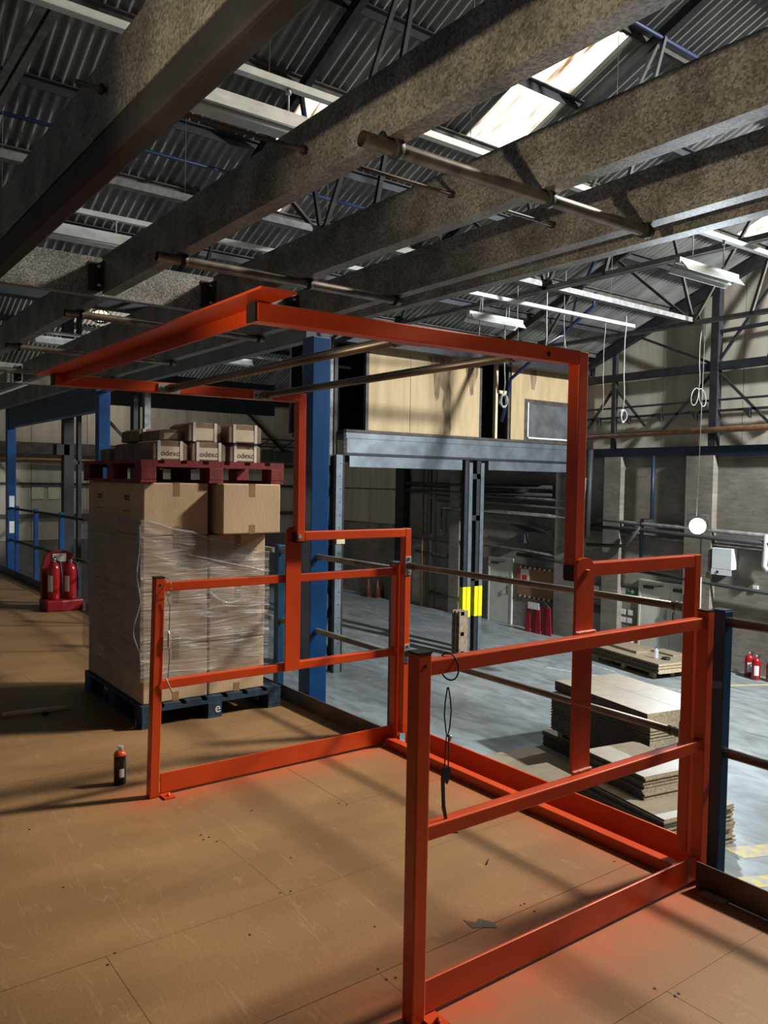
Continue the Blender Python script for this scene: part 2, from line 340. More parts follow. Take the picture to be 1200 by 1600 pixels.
# far brick wall with clad gable
wb = struct(build(M().box(-26.3, 14, 17.24, 17.6, G, 2.4), 'wall_back', 'brick_x'), 'long grey brown brick wall with clad gable above')
build(M().prism([(-26, 2.4), (14, 2.4), (14, 5.2), (1.2, 10.3), (-11.4, 5.15), (-26, 9)], 1, 17.42, 17.6), 'backing', 'cream_sheet', wb)
ZR = lambda x: 5.15+.4*(x+11.4)
x = -11.2
while x < 1:                                             # cladding sheets of the gable, one by one
    x1 = x+1.12
    build(M().prism([(x+.008, 2.42), (x1-.008, 2.42), (x1-.008, ZR(x1)-.06), (x+.008, ZR(x)-.06)], 1, 17.25, 17.42), 'cladding_sheet', 'cream_sheet', wb)
    x = x1
for a in range(-26, -12, 2):
    build(M().box(a+.01, min(a+1.99, -11.5), 17.25, 17.42, 2.42, 6.6), 'cladding_sheet', 'cream_sheet', wb)
for a, bb in ((-26, -24), (-24, -22), (-22, -20.1)):     # cream sheets brought lower at the far left
    build(M().box(a+.01, bb-.01, 17.15, 17.245, -.02, 1.28), 'cladding_sheet', 'cream_sheet', wb)
    build(M().box(a+.01, bb-.01, 17.15, 17.245, 1.33, 2.4), 'cladding_sheet', 'cream_sheet', wb)
for a, bb in ((-10.6, -10.05), (-8.05, -7.3), (-12.35, -11.5), (-17.1, -16.6), (-4.2, -3.6)):
    build(M().box(a, bb, 17.02, 17.24, G, 2.38), 'pier', 'brick_x', wb)
build(M().box(-26.3, 14, 17.08, 17.24, 2.38, 2.62), 'band_beam', 'conduit_blue', wb)
# left end wall
wl = struct(build(M().box(-26.3, -26, -14, 17.24, G, -.68), 'wall_left', 'brick_y'), 'distant cream clad end wall on a low brick base')
y = -4.
while y < 17.2:
    y1 = min(y+1.9, 17.2)
    for z0, z1 in ((-.66, 1.30), (1.36, 2.2), (2.22, 6.5)):
        build(M().box(-26.2, -26.0, y+.008, y1-.008, z0, z1), 'cladding_sheet', 'cream_sheet', wl)
    y = y1
build(M().box(-26.3, -26.2, -14, 17.2, -.68, 9), 'backing', 'cream_sheet', wl)
# roof: corrugated sheets on the slope that rises towards +X, the next slope beyond the ridge and the far bay
ce = struct(build(M().box(-11.9, -11.15, -8, 17.3, 5.02, 5.08), 'ceiling', 'dark_steel'), 'pitched roof of grey corrugated sheets over steel trusses')
def corr(length, slope, width=1.022):
    mb = M(); n = 7*8; vs = []; fs = []
    dx = length; dz = length*slope; nl = math.hypot(dx, dz); nx, nz = -dz/nl, dx/nl
    for i in range(n+1):
        yy = width*i/n; h = .030*math.cos(2*math.pi*i/8)
        for t, e in ((0, 0), (1.03, 0)):
            vs.append((dx*t+nx*h, yy, dz*t+nz*h+.012*(1-t)))
    for i in range(n): fs.append((2*i, 2*i+1, 2*i+3, 2*i+2))
    mb.add(vs, fs, True); return mb.mesh('roof_sheet')
SH = {}
def sheets(x0, z0, length, slope, ys, m, key, parent, name='roof_sheet'):
    if key not in SH:
        SH[key] = corr(length, slope); SH[key].materials.append(MATS[m])
    for y in ys:
        o = link(name, SH[key], None, parent); o.location = (x0, y, z0)
NY = 25; Y0 = -7.75
RLY = {(-6.35): (7.58, 15.76-.2), (-8.85): (4.51,), (-1.35): (7.58, 3.49, 11.67, 15.76), (1.15): (7.58, 3.49, 11.67), (3.65): (7.58, 11.67)}
yslots = [Y0+1.022*k for k in range(NY)]
def nearest(v): return min(range(NY), key=lambda k: abs(yslots[k]-v))
wn = 0
for r_ in range(5):
    x0 = -11.35+2.5*r_; z0 = ZR(x0)
    sky = [nearest(v) for v in RLY.get(round(x0, 2), ())]
    sheets(x0, z0, 2.5, .4, [yslots[k] for k in range(NY) if k not in sky], 'roof_sheet', 'up', ce)
    for k in sky:
        wn += 1
        if 'light' not in SH: SH['light'] = corr(2.5, .4); SH['light'].materials.append(MATS['rooflight'])
        wo = struct(link('window_%d' % wn, SH['light'], None), 'bright translucent corrugated rooflight'); wo.location = (x0, yslots[k], z0)
ridge_z = ZR(1.15)
for r_ in range(5):
    x0 = 1.15+2.5*r_; z0 = ridge_z-1.0*r_
    sky = [nearest(v) for v in RLY.get(round(x0, 2), ())]
    if 'down' not in SH: SH['down'] = corr(2.5, -.4); SH['down'].materials.append(MATS['roof_sheet'])
    sheets(x0, z0, 2.5, -.4, [yslots[k] for k in range(NY) if k not in sky], 'roof_sheet', 'down', ce)
    for k in sky:
        wn += 1
        if 'lightd' not in SH: SH['lightd'] = corr(2.5, -.4); SH['lightd'].materials.append(MATS['rooflight'])
        wo = struct(link('window_%d' % wn, SH['lightd'], None), 'bright translucent corrugated rooflight'); wo.location = (x0, yslots[k], z0)
for r_ in range(6):                                      # far bay, rising away from the valley
    x0 = -13.9-2.5*r_; z0 = 5.15+.4*(2.5*(r_+1)) if r_ < 3 else 5.15+.4*7.5-.4*2.5*(r_-3)
    sl = -.4 if r_ < 3 else .4
    z0 = z0 if r_ < 3 else 5.15+.4*7.5-.4*2.5*(r_-3+1)
    key = 'down' if sl < 0 else 'up'
    sk = [nearest(4.5)] if r_ == 1 else []
    sheets(x0, z0, 2.5, sl, [yslots[k] for k in range(6, NY) if k not in sk], 'roof_sheet', key, ce)
    for k in sk:
        wn += 1; wo = struct(link('window_%d' % wn, SH['lightd'], None), 'small bright rooflight far off to the left'); wo.location = (x0, yslots[k], z0)
# purlins along Y
PX = [-10.9, -9.85, -8.6, -7.35, -6.1, -4.85, -3.6, -2.35, -1.1, .15, 1.6, 2.8, 4.1, 5.3]
for k, x in enumerate(PX):
    z = (ZR(x) if x < 1.15 else ridge_z-.4*(x-1.15))-.05
    build(M().prism([(x-.04, z), (x+.05, z), (x+.05, z-.02), (x-.025, z-.02), (x-.025, z-.13), (x-.04, z-.13)], 1, -7, 17.2), 'purlin', 'dark_steel' if k % 2 else 'brown_steel', ce)
for k, x in enumerate((-13.2, -15.6, -18, -20.5, -23)):
    z = 5.1+.4*abs(-11.4-x) if x > -18.9 else 5.1+.4*7.5-.4*(-18.9-x)
    build(M().box(x-.04, x+.04, -2, 17.2, z-.15, z-.02), 'purlin', 'dark_steel', ce)
# ================================================================== ROOF STEEL
def truss(Y, label, m='dark_steel', wide=.10):
    t = thing('roof_truss', (-11.4, Y, 4.8), label, 'truss', 'steel roof trusses')
    rz = lambda x: (ZR(x) if x < 1.15 else ridge_z-.4*(x-1.15))-.24
    zc = 4.86
    build(M().bar((-11.4, Y, rz(-11.4)), (1.15, Y, rz(1.15)), wide, .15), 'rafter', m, t)
    build(M().bar((1.15, Y, rz(1.15)), (13.4, Y, rz(13.4)), wide, .15), 'rafter', m, t)
    for s in (-1, 1):       # bottom chord: two angles back to back
        build(M().prism([(Y+s*.012, zc+.05), (Y+s*.02, zc+.05), (Y+s*.02, zc-.03), (Y+s*.075, zc-.03), (Y+s*.075, zc-.04), (Y+s*.012, zc-.04)], 0, -11.4, 13.6), 'bottom_chord', 'grey_angle', t)
    webs = [(-9.5, -10.9), (-9.5, -8.6), (-5.5, -7.4), (-5.5, -6.1), (-5.5, -3.4), (-4.3, -3.3), (5.5, 3.4), (5.5, 7.4)]
    for i, (xb, xt) in enumerate(webs):
        build(M().bar((xb, Y, zc), (xt, Y, rz(xt)), .055, .055), 'web_member', m if i % 2 else 'brown_steel', t)
    for xb in (-9.5, -5.5, 5.5):
        build(M().prism([(xb-.2, zc-.03), (xb+.2, zc-.03), (xb+.12, zc+.17), (xb-.12, zc+.17)], 1, Y-.006, Y+.006), 'gusset', m, t)
    return t
truss(.05, 'dark steel roof truss highest at the upper left, nearest the camera')
truss(4.4, 'dark steel roof truss running beside the small rooflight at upper left')
truss(8.82, 'dark steel roof truss running beside the large bright rooflight')
truss(13.15, 'dark steel roof truss last before the far gable wall', 'brown_steel')
tg = thing('gable_frame', (-11.4, 17.05, 3.), 'black steel frame of rafter, ties and braces against the far gable wall', 'steel frame')
for p, q, a, c in [((-11.3, 17.0, 4.95), (1.1, 17.0, 9.85), .16, .22), ((-11.3, 17.0, 4.54), (4, 17.0, 4.62), .14, .20), ((-11.3, 17, 3.45), (4, 17, 3.52), .06, .06), ((-11.3, 17, 3.72), (4, 17, 3.78), .05, .05),
                   ((-7.3, 17, 2.6), (-7.3, 17, 6.5), .2, .2), ((-10.3, 17, 2.6), (-10.3, 17, 5.2), .12, .12), ((-2.8, 17, 2.6), (-2.8, 17, 8.2), .2, .2), ((-7.3, 17, 4.6), (-9.6, 17, 5.6), .06, .06), ((-7.3, 17, 4.6), (-5.2, 17, 7.3), .06, .06), ((-7.3, 17, 4.5), (-8.8, 17, 3.0), .06, .06), ((-7.3, 17, 4.5), (-5.8, 17, 3.0), .06, .06),
                   ((-10.3, 17, 4.3), (-11.2, 17, 3.2), .06, .06), ((-10.3, 17, 4.3), (-9.3, 17, 3.2), .06, .06), ((-7.3, 17, 5.4), (-3.2, 17, 5.5), .08, .08), ((-6, 17, 4.6), (-5.1, 17, 7.4), .06, .06)]:
    build(M().bar(p, q, a, c), 'frame_member', 'dark_steel', tg)
for x in (-11, -10, -9, -8, -6.6, -5.6, -4.6):
    build(M().prism([(x, 3.5), (x+.22, 3.5), (x+.22, 3.25)], 1, 16.95, 17.05), 'shelf_bracket', 'dark_steel', tg)
tag(build(M().bar((-5.55, -3, 5.0), (-5.55, 13.3, 4.92), .12, .09), 'runner_angle', 'grey_angle'), 'long grey steel angle running under the trusses above the second light row', 'steel angle')
tag(build(M().tube([(-7.9, -4, ZR(-7.9)-.17), (-7.9, 10, ZR(-7.9)-.17)], .03, 8), 'sprinkler_pipe', 'blue_pipe'), 'thin blue sprinkler pipe under the corrugated roof, low on the slope', 'pipe')
tag(build(M().tube([(-3.35, 2, ZR(-3.35)-.3), (-3.35, 14, ZR(-3.35)-.3)], .035, 8), 'sprinkler_pipe', 'blue_pipe'), 'thin blue sprinkler pipe under the roof near the big rooflight', 'pipe')
tag(build(M().tube([(-8.6, 13.1, 5.2), (-7.2, 11.6, 5.35), (-5.6, 10.2, 5.6)], .03, 8), 'sprinkler_pipe', 'blue_pipe'), 'slanting blue pipe beneath the roof near the far wall', 'pipe')
tag(build(M().tube([(-11.7, 14.05, 3.25), (-11.55, 14.1, 3.9), (-11.3, 13.95, 4.35), (-8.6, 13.9, 5.8), (-8.55, 13.9, 6.12)], .045, 8), 'drop_pipe', 'blue_pipe'), 'blue pipe slanting down into the gap in the plywood office front', 'pipe')
vb = tag(build(M().box(-11.55, -11.25, -6, 17.2, 4.72, 5.0), 'valley_beam', 'dark_steel'), 'dark steel valley beam carrying the roof above the office front', 'beam')
# light rows
def light_row(x, z, y0, y1, label):
    t = thing('lighting_trunking', (x, y0, z), label, 'trunking', 'white lighting trunking rows')
    build(M().prism([(x-.035, z), (x+.035, z), (x+.035, z+.012), (x+.028, z+.06), (x-.028, z+.06), (x-.035, z+.012)], 1, y0, y1), 'channel', 'white_trunk', t)
    y = y0+.4
    while y < y1:
        build(M().tube([(x, y, z+.05), (x, y+.02, z+1.9)], .004, 5), 'hanger_wire', 'grey_angle', t); y += 2.05
light_row(-1.65, 4.58, -3, 10.5, 'white lighting trunking nearer row, crossing above the open joists')
light_row(-5.62, 4.56, -2, 11.4, 'white lighting trunking farther row, hung with loose cables')
light_row(-13.0, 4.4, 1.5, 10, 'dim white lighting trunking in the dark bay at far left')
def tube_light(x, y0, z, label, length=1.25):
    t = thing('fluorescent_light', (x, y0, z), label, 'light fitting', 'unlit fluorescent fittings')
    y1 = y0+length
    build(M().box(x-.035, x+.035, y0, y1, z+.04, z+.10), 'body', 'white_trunk', t)
    build(M().prism([(x-.13, z-.05), (x-.12, z-.05), (x-.03, z+.045), (x+.03, z+.045), (x+.12, z-.05), (x+.13, z-.05), (x+.04, z+.06), (x-.04, z+.06)], 1, y0+.02, y1-.02), 'reflector', 'white_trunk', t)
    for s in (-1, 1): build(M().tube([(x+s*.05, y0+.04, z-.01), (x+s*.05, y1-.04, z-.01)], .013, 8), 'lamp_tube', 'paper', t)
    for yy in (y0+.3, y1-.3):
        p = build(M().tube([(x, yy, z+.10), (x, yy, 4.58)], .008, 6), 'drop_rod', 'white_trunk', t)
        build(M().lathe([(.022, 0), (.022, .03), (.01, .04)], (x, yy, 4.54), 8), 'rod_cap', 'white_trunk', p)
tube_light(-1.65, .72, 4.30, 'white unlit fluorescent fitting hanging over the joists at the top left')
tube_light(-1.65, 6.78, 4.12, 'white unlit fluorescent fitting hanging alone at the upper right')
tube_light(-5.62, .72, 4.31, 'white unlit fluorescent fitting lower on the left, between two joists')
tube_light(-5.62, 7.2, 4.2, 'white unlit fluorescent fitting half hidden behind the right gate arm', 1.2)
tube_light(-13.0, 2.5, 4.25, 'dim fluorescent fitting glimpsed through the joists at far left')
tube_light(-13.0, 6.0, 4.25, 'dim fluorescent fitting glimpsed above the left gate arm')
# cables hanging from the far light row
def coil(c, r, n=7, seed=1):
    rnd = random.Random(seed); pts = []
    for k in range(n*14):
        a = 2*math.pi*k/14; q = r*(1+.12*math.sin(k*.37+seed)); tl = .5*math.sin(k*.11+seed)
        pts.append((c[0]+q*math.sin(a)*tl*.6, c[1]+q*math.sin(a)*.75, c[2]+q*math.cos(a)))
    return pts
def cable(x, y, z1, z0, label, rad=.009, coil_r=0, kink=.02, mtl='cable_white'):
    t = thing('hanging_cable', (x, y, z0), label, 'cable')
    pts = [(x+kink*math.sin(k*1.3), y+kink*math.cos(k*1.7), z1+(z0-z1)*k/8) for k in range(9)]
    build(M().tube(pts, rad, 6), 'drop', mtl, t)
    if coil_r: build(M().tube(coil((x, y, z0-coil_r), coil_r, 6, int(y*10)), rad*.8, 5), 'coil', mtl, t)
    return t
cable(-5.62, 8.02, 4.56, 3.05, 'white cable ending in a tangled coil in front of the office gap', .010, .10)
cable(-5.62, 11.15, 4.75, 3.0, 'grey cable ending in a round coil right of the gate upright', .012, .11)
t = cable(-5.33, 13.15, 4.84, 3.5, 'pale cable tied in a bow hanging before the gable cladding', .008)
for sg in (-1, 1):
    build(M().tube([(-5.33, 13.15+sg*.26*math.sin(a/2)*abs(math.sin(a/2)), 3.5-.16*math.sin(a)-.18*math.sin(a/2)) for a in [2*math.pi*k/22 for k in range(23)]], .008, 6), 'bow_loop', 'cable_white', t)
t = cable(-5.62, 9.0, 5.2, 3.95, 'thick white cable hanging down behind the right gate arm', .014, kink=.01)
build(M().tube([(-5.62, 9.05, 4.0), (-5.62, 9.35, 4.16), (-5.62, 9.45, 4.18), (-5.62, 9.5, 3.95)], .014, 6), 'hooked_end', 'cable_white', t)
for y, z1, z0, lab in ((8.3, 5.3, 3.9, 'thin wire left of the thick white cable above the gate arm'), (9.45, 5.3, 3.9, 'thin wire just right of the thick white cable above the gate arm'), (10.55, 4.6, 2.9, 'thin knotted cable just right of the gate upright'), (7.45, 4.6, 3.6, 'short thin wire below the far trunking by the office top')):
    cable(-5.62, y, z1, z0, lab, .006)

# ================================================================== UPPER FLOOR STEEL (joists without decking)
ZB, ZT = 2.65, 2.865
def joist(Y, x0, x1, label, m='galv', hang=0):
    poly = [(Y, ZB), (Y+.072, ZB), (Y+.072, ZB+.016), (Y+.068, ZB+.016), (Y+.068, ZB+.004), (Y+.004, ZB+.004), (Y+.004, ZT-.004), (Y+.060, ZT-.004), (Y+.060, ZT-.016), (Y+.064, ZT-.016), (Y+.064, ZT), (Y, ZT)]
    return tag(build(M().prism(poly, 0, x0, x1), 'steel_joist', m), label, 'joist', 'galvanised joists of the bare upper floor')
JY = [-2.04, -1.35, -.67, .03, .72, 1.32]
JN = ['galvanised joist behind the near upper left one, out by the picture edge', 'galvanised joist beside the near upper left one, nearer the camera', 'galvanised joist with a dark lower flange crossing the top left corner', 'galvanised joist with a half shaded glittering web, left of the big rooflight', 'galvanised joist with a fully lit glittering web, right of the big rooflight', 'galvanised joist with a shaded upper strip, next to the deck edge']
for y, n in zip(JY, JN):
    joist(y, -.90, 6.5, n)
    joist(y, -5.9, -.99, n.split(' with')[0].split(' behind')[0].split(' beside')[0]+' continuing beyond the cross beam, row %s from the deck edge' % ['six', 'five', 'four', 'three', 'two', 'one'][JY.index(y)])
tag(build(M().box(-.9, 6.5, -.674, -.602, 2.545, 2.646), 'lower_channel', 'dark_steel', bevel=.012), 'dark brown steel channel fixed under the joist at the top left', 'channel')
joist(1.535, -.90, 6.5, 'outermost galvanised edge joist with a bright bluish bottom flange')
for y in (-.67, .03, .72, 1.32):
    joist(y, -10.9, -6.05, 'dim galvanised joist far left beyond the second column, row %s from the deck edge' % {-.67: 'four', .03: 'three', .72: 'two', 1.32: 'one'}[y])
def cross(x, y0, y1, label):
    poly = [(x, ZB-.005), (x, ZT), (x-.065, ZT), (x-.065, ZT-.005), (x-.005, ZT-.005), (x-.005, ZB), (x-.065, ZB), (x-.065, ZB-.005)]
    t = thing('cross_beam', (x, y0, ZB), label, 'beam', 'galvanised cross beams')
    build(M().prism(poly, 1, y0, y1), 'channel', 'galv', t)
    for y in JY:                                     # cleats bolted at every joist
        if y0 < y < y1:
            build(M().box(x, x+.006, y-.07, y-.005, ZB+.02, ZT-.03), 'cleat', 'dark_steel', t)
            c = build(M().box(x, x+.07, y-.008, y-.001, ZB+.02, ZT-.03), 'cleat', 'dark_steel', t)
            for zz in (ZB+.05, ZT-.06):
                build(M().tube([(x+.04, y-.03, zz), (x+.04, y-.008, zz)], .009, 6), 'bolt', 'bright_zinc', c)
cross(-.93, -3, 1.5, 'speckled galvanised cross beam the joists bolt into, left of the red crossbar')
cross(-6.0, -3, 1.5, 'dim galvanised cross beam in line with the second blue column')
def scaff(x, y0, y1, z, label, clamps):
    t = thing('scaffold_tube', (x, y0, z), label, 'tube', 'steel tubes clamped under the joists')
    mb = M().tube([(x, y0, z), (x, y1, z)], .024, 14, cap=False); mb.tube([(x, y0+.001, z), (x, y1-.001, z)], .020, 14, cap=False)
    build(mb, 'tube', 'tube_steel', t)
    for y in clamps:
        c = build(M().tube([(x, y-.014, z), (x, y+.014, z)], .031, 12), 'clamp', 'dark_steel', t)
        build(M().bar((x, y, z), (x, y, ZB+.02), .03, .012), 'clamp_hook', 'dark_steel', c)
for i, (x, lab) in enumerate(((1.83, 'long steel tube clamped under the joists at the upper right'), (.18, 'steel tube clamped under the joists above the red crossbar end'), (-1.45, 'steel tube clamped under the joists just left of the cross beam'), (-3.1, 'dim steel tube under the joists behind the left gate arm'), (-4.7, 'faint steel tube under the joists at the far left'))):
    scaff(x, -.06 if i < 2 else -.03, 1.37, ZB-.026, lab, (.07, .76, 1.33))
t = thing('threaded_rod', (1.36, -.75, 2.75), 'rusty threaded tie rod passing through the joist webs', 'rod')
build(M().tube([(1.36, -.76, 2.757), (1.36, 1.56, 2.757)], .008, 8), 'rod', 'brown_steel', t)
for y in (-.685, -.66, .015, .045, .705, .735, 1.305, 1.335): build(M().tube([(1.36, y-.006, 2.757), (1.36, y+.006, 2.757)], .016, 6), 'nut', 'dark_steel', t)
# blue columns and edge beam of the upper floor
def column(x, y, z0, z1, s, label, m='blue_paint', marks=()):
    t = thing('steel_column', (x, y, z0), label, 'column', 'blue steel columns along the deck edge')
    build(M().box(x-s/2, x+s/2, y-s/2, y+s/2, z0, z1), 'shaft', m, t, bevel=.006)
    for (dz, h) in marks: build(M().lathe([(.001, 0), (.045, .02), (.05, .1), (.03, .16), (.001, .18)], (x+s/2-.03, y, dz), 8), 'paint_patch', 'paper', t)
    return t
column(-1.18, 1.66, G, 2.63, .15, 'bright blue square column standing behind the left guard frame')
column(-6.05, 1.66, G, 2.63, .14, 'blue square column left of the wrapped pallet')
c3 = column(-10.95, 1.66, G, 2.9, .14, 'blue square column at the far left edge with two white patches')
for z in (1.05, .62): build(M().box(-10.885, -10.875, 1.62, 1.70, z, z+.2), 'white_patch', 'paper', c3)
tag(build(M().box(-10.88, -6.12, 1.60, 1.72, 2.40, 2.86), 'edge_beam', 'navy_paint'), 'deep dark blue beam between the two far left columns', 'beam')
tag(build(M().box(-5.98, -1.26, 1.62, 1.70, 2.62, 2.86), 'edge_beam', 'galv_smooth'), 'pale galvanised edge beam meeting the bright blue column', 'beam')

# ================================================================== GUARD FRAMES AND PALLET GATE
S = .05
def frame(X, label, lean=0., YB=1.515):
    """fixed side frame: its camera-side face lies in the plane X"""
    t = thing('side_barrier', (X-.025, .8, 0), label, 'barrier', 'orange fixed side frames of the pallet gate')
    a, c = X-S, X
    build(M().bar((X-S/2, S/2-lean, 0), (X-S/2, S/2+lean*1.1, 1.1), S, S, (0, 1, 0)), 'post', 'orange', t, bevel=.004)
    build(M().box(a-.001, c+.001, lean*1.1-.001, S+lean*1.1+.001, 1.1, 1.106), 'end_cap', 'black_plastic', t)
    build(M().tube([(X-.002, S/2+lean, 1.065), (X+.0012, S/2+lean, 1.065)], .0065, 10), 'drilled_hole', 'black_plastic', t)
    build(M().box(a, c, YB, YB+.045, 0, 1.1), 'post', 'orange', t, bevel=.004)
    build(M().box(a, c, YB, YB+.045, 1.1, 1.106), 'end_cap', 'black_plastic', t)
    for z in (1.032, .540):
        build(M().box(a+.002, c-.006, S, YB, z, z+.045), 'rail', 'orange', t, bevel=.004)
    build(M().box(X-.024, X-.014, S, YB, .012, .112), 'kick_plate', 'orange', t, bevel=.002)
    build(M().box(X-.03, X+.055, .045, .10, .0, .008), 'base_plate', 'orange', t)
    b_ = build(M().lathe([(.010, 0), (.010, .006), (.005, .007), (.005, .016)], (X+.03, .075, .008), 8), 'anchor_bolt', 'orange', t)
    return t
f1 = frame(0., 'bright orange side frame left of the opening, in front of the wrapped pallet', .012)
f2 = frame(2.07, 'dark orange side frame right of the opening, nearest the camera', 0., 1.485)
def hinge(t, x0, x1, welds):
    pts = [(.745, .545 if not welds else .586)] + [(.840, .545 if not welds else .586)]
    z0 = pts[0][1]; arc = [(.840, 1.305), (.832, 1.325), (.818, 1.337), (.80, 1.342), (.775, 1.342), (.757, 1.335), (.747, 1.322), (.745, 1.305)]
    p = build(M().prism([(.745, z0), (.840, z0)]+arc, 0, x0, x1), 'hinge_plate', 'orange', t, bevel=.001)
    if welds:
        for z in (.588, 1.079):
            mb = M(); k = .745
            while k < .84:
                mb.lathe([(.001, -.003), (.008, 0), (.007, .006), (.001, .009)], (x1+.006+random.uniform(-.001, .001), k, z), 6); k += .007
            w_ = build(mb, 'weld_bead', 'weld', p); w_['label'] = 'rough pale weld bead'
    return p
hinge(f1, -.002, .008, False)
hinge(f2, 2.006, 2.018, True)
GX = ((.012, .062), (1.927, 1.977))
gate = thing('pallet_gate', (1.0, .8, 1.29), 'large orange up-and-over pallet gate of two cranked arms joined by steel tubes and a crossbar', 'gate')
for k, (a, c) in enumerate(GX):
    xm = (a+c)/2; s = S
    build(M().box(a, c, .78, .83, 1.262, 2.067), 'upright', 'orange', gate, bevel=.004)
    build(M().box(a+.004, c-.004, .779, .831, 1.255, 1.262), 'end_cap', 'black_plastic', gate)
    build(M().box(a+.003, c-.003, .776, .781, 1.262, 1.312), 'end_cap', 'black_plastic', gate)
    build(M().box(a, c, .83, 1.532, 1.267, 1.317), 'lower_arm', 'orange', gate, bevel=.004)
    build(M().box(a, c, 1.532, 1.577, .075, 1.319), 'leg', 'orange', gate, bevel=.004)
    build(M().bar((xm, .78, 2.043), (xm, -.48, 2.030), S, S), 'upper_arm', 'orange', gate, bevel=.004)
    build(M().box(a+.001, c-.001, -.4865, -.480, 2.005, 2.055), 'end_cap', 'black_plastic', gate)
    si = 1 if k == 0 else -1; xf = c if k == 0 else a
    for (Y, Z, up) in ((1.555, 1.094, 0), (1.555, .563, 0), (.56, 2.036, 1), (.05, 2.031, 1)):
        if up: bk = M().box(min(xf, xf+si*.005), max(xf, xf+si*.005), Y-.055, Y+.055, Z-.022, Z+.022)
        else: bk = M().box(min(xf, xf+si*.005), max(xf, xf+si*.005), Y-.022, Y+.022, Z-.055, Z+.055)
        pb = build(bk, 'bracket', 'bright_zinc', gate, bevel=.001)
        build(M().tube([(xf+si*.004, Y, Z), (xf+si*.055, Y, Z)], .021, 12), 'socket', 'tube_steel', pb)
        for e in (-1, 1):
            q = (Y+e*.04, Z) if up else (Y, Z+e*.04)
            build(M().tube([(xf+si*.004, *q), (xf+si*.009, *q)], .008, 6), 'bolt', 'tube_steel', pb)
    bo = M().tube([(c-.002 if k == 0 else 1.977, .795, 1.29), (c+.010 if k == 0 else 2.032, .795, 1.29)], .013, 6)
    build(bo, 'pivot_bolt', 'bright_zinc' if k == 0 else 'orange', gate)
for (Y, Z) in ((1.555, 1.094), (1.555, .563), (.56, 2.036), (.05, 2.031)):
    build(M().tube([(.066, Y, Z), (1.923, Y, Z)], .0165, 14), 'barrier_tube', 'tube_steel', gate)
    for x in (.115, 1.874): build(M().tube([(x-.012, Y, Z), (x+.012, Y, Z)], .021, 12), 'collar', 'tube_steel', gate)
build(M().box(-.08, 2.10, -.535, -.435, 2.0575, 2.0635), 'crossbar', 'orange', gate)
build(M().box(.064, 1.925, -.444, -.437, 2.018, 2.0575), 'crossbar_web', 'orange', gate)
build(M().tube([(1.977, .62, 2.038), (1.9778, .62, 2.038)], .009, 10), 'drilled_hole', 'black_plastic', gate)
# threshold angle across the opening
t = thing('threshold_angle', (1., 1.5, 0), 'orange steel angle lying across the gate opening at the deck edge', 'threshold')
build(M().box(.002, 2.008, 1.604, 1.614, -.12, .104), 'upstand', 'orange', t)
build(M().box(.005, 2.015, 1.445, 1.498, 0, .050), 'bar', 'orange', t, bevel=.004)
# guard rails either side (blue posts, grey tubes, kick plates)
def guardrail(x0, x1, posts, label, m, mp, kick=True, ends=(0, 0)):
    t = thing('guard_rail', ((x0+x1)/2, 1.6, 0), label, 'railing', 'blue post guard rails on the deck edge')
    for x in posts:
        build(M().box(x-.032, x+.032, 1.616, 1.676, -.28, 1.09), 'post', m, t, bevel=.004)
        build(M().box(x-.030, x+.030, 1.618, 1.674, 1.09, 1.095), 'post_cap', m, t)
    for z in (1.045, .505): build(M().tube([(x0, 1.645, z), (x1, 1.645, z)], .0205, 12), 'rail', mp, t)
    if kick: build(M().box(x0-ends[0], x1+ends[1], 1.447, 1.453, 0, .105), 'kick_plate', 'kick_grey' if m == 'navy_paint' and x0 > 0 else 'navy_paint' if x0 < -5 else 'kick_grey', t)
    return t
g1 = guardrail(2.01, 6.4, (2.034, 3.45, 4.9, 6.35), 'guard rail with a dark navy post right of the near orange frame', 'navy_paint', 'tube_steel', ends=(-.065, 0))
build(M().bar((2.03, 1.535, .795), (2.06, 1.612, .79), .012, .03), 'tie_strap', 'tube_steel', g1)
guardrail(-1.69, -.14, (-1.66, -.172), 'guard rail behind the left orange frame and blue column', 'navy_paint', 'grey_angle', ends=(0, .12))
guardrail(-6.0, -1.75, (-4.6, -3.2), 'guard rail hidden mostly behind the wrapped pallet', 'blue_paint', 'grey_angle')
guardrail(-10.9, -6.1, (-6.45, -7.8, -9.2, -10.45), 'guard rail of blue posts at the far left end of the deck', 'blue_paint', 'pipe_dark')
# locking cables hanging from the frames
t = thing('cable_lanyard', (2.075, .13, .65), 'black looped cable lanyard with a pull tag hanging from the near orange frame', 'lanyard')
build(M().tube([(2.042+.030*math.cos(a), .142+.012*math.cos(a+.4), 1.045+.042*math.sin(a)) for a in [2*math.pi*k/24 for k in range(25)]], .0025, 6), 'ring', 'cable_black', t)
build(M().tube([(2.05, .13, .985), (2.05, .122, .94), (2.05, .120, .90), (2.05, .128, .85), (2.05, .133, .835), (2.05, .142, .86), (2.05, .147, .91), (2.05, .142, .95), (2.05, .134, .985)], .0022, 6), 'loop', 'cable_black', t)
build(M().tube([(2.05, .130, .84), (2.05, .126, .78), (2.05, .124, .745)], .002, 6), 'strand', 'cable_black', t)
build(M().tube([(2.05, .138, .84), (2.05, .141, .78), (2.05, .139, .735)], .002, 6), 'strand', 'cable_black', t)
build(M().lathe([(.002, -.012), (.006, 0), (.002, .008)], (2.052, .143, .832), 8), 'crimp', 'bright_zinc', t)
build(M().prism([(.116, .745), (.145, .742), (.148, .715), (.135, .690), (.124, .70), (.128, .63), (.140, .572), (.133, .570), (.118, .62), (.112, .71)], 0, 2.048, 2.053), 'pull_tag', 'cable_black', t)
t = thing('cable_lanyard', (.01, .06, .55), 'thin dark cable lanyard with a wire pin on the far left orange frame', 'lanyard')
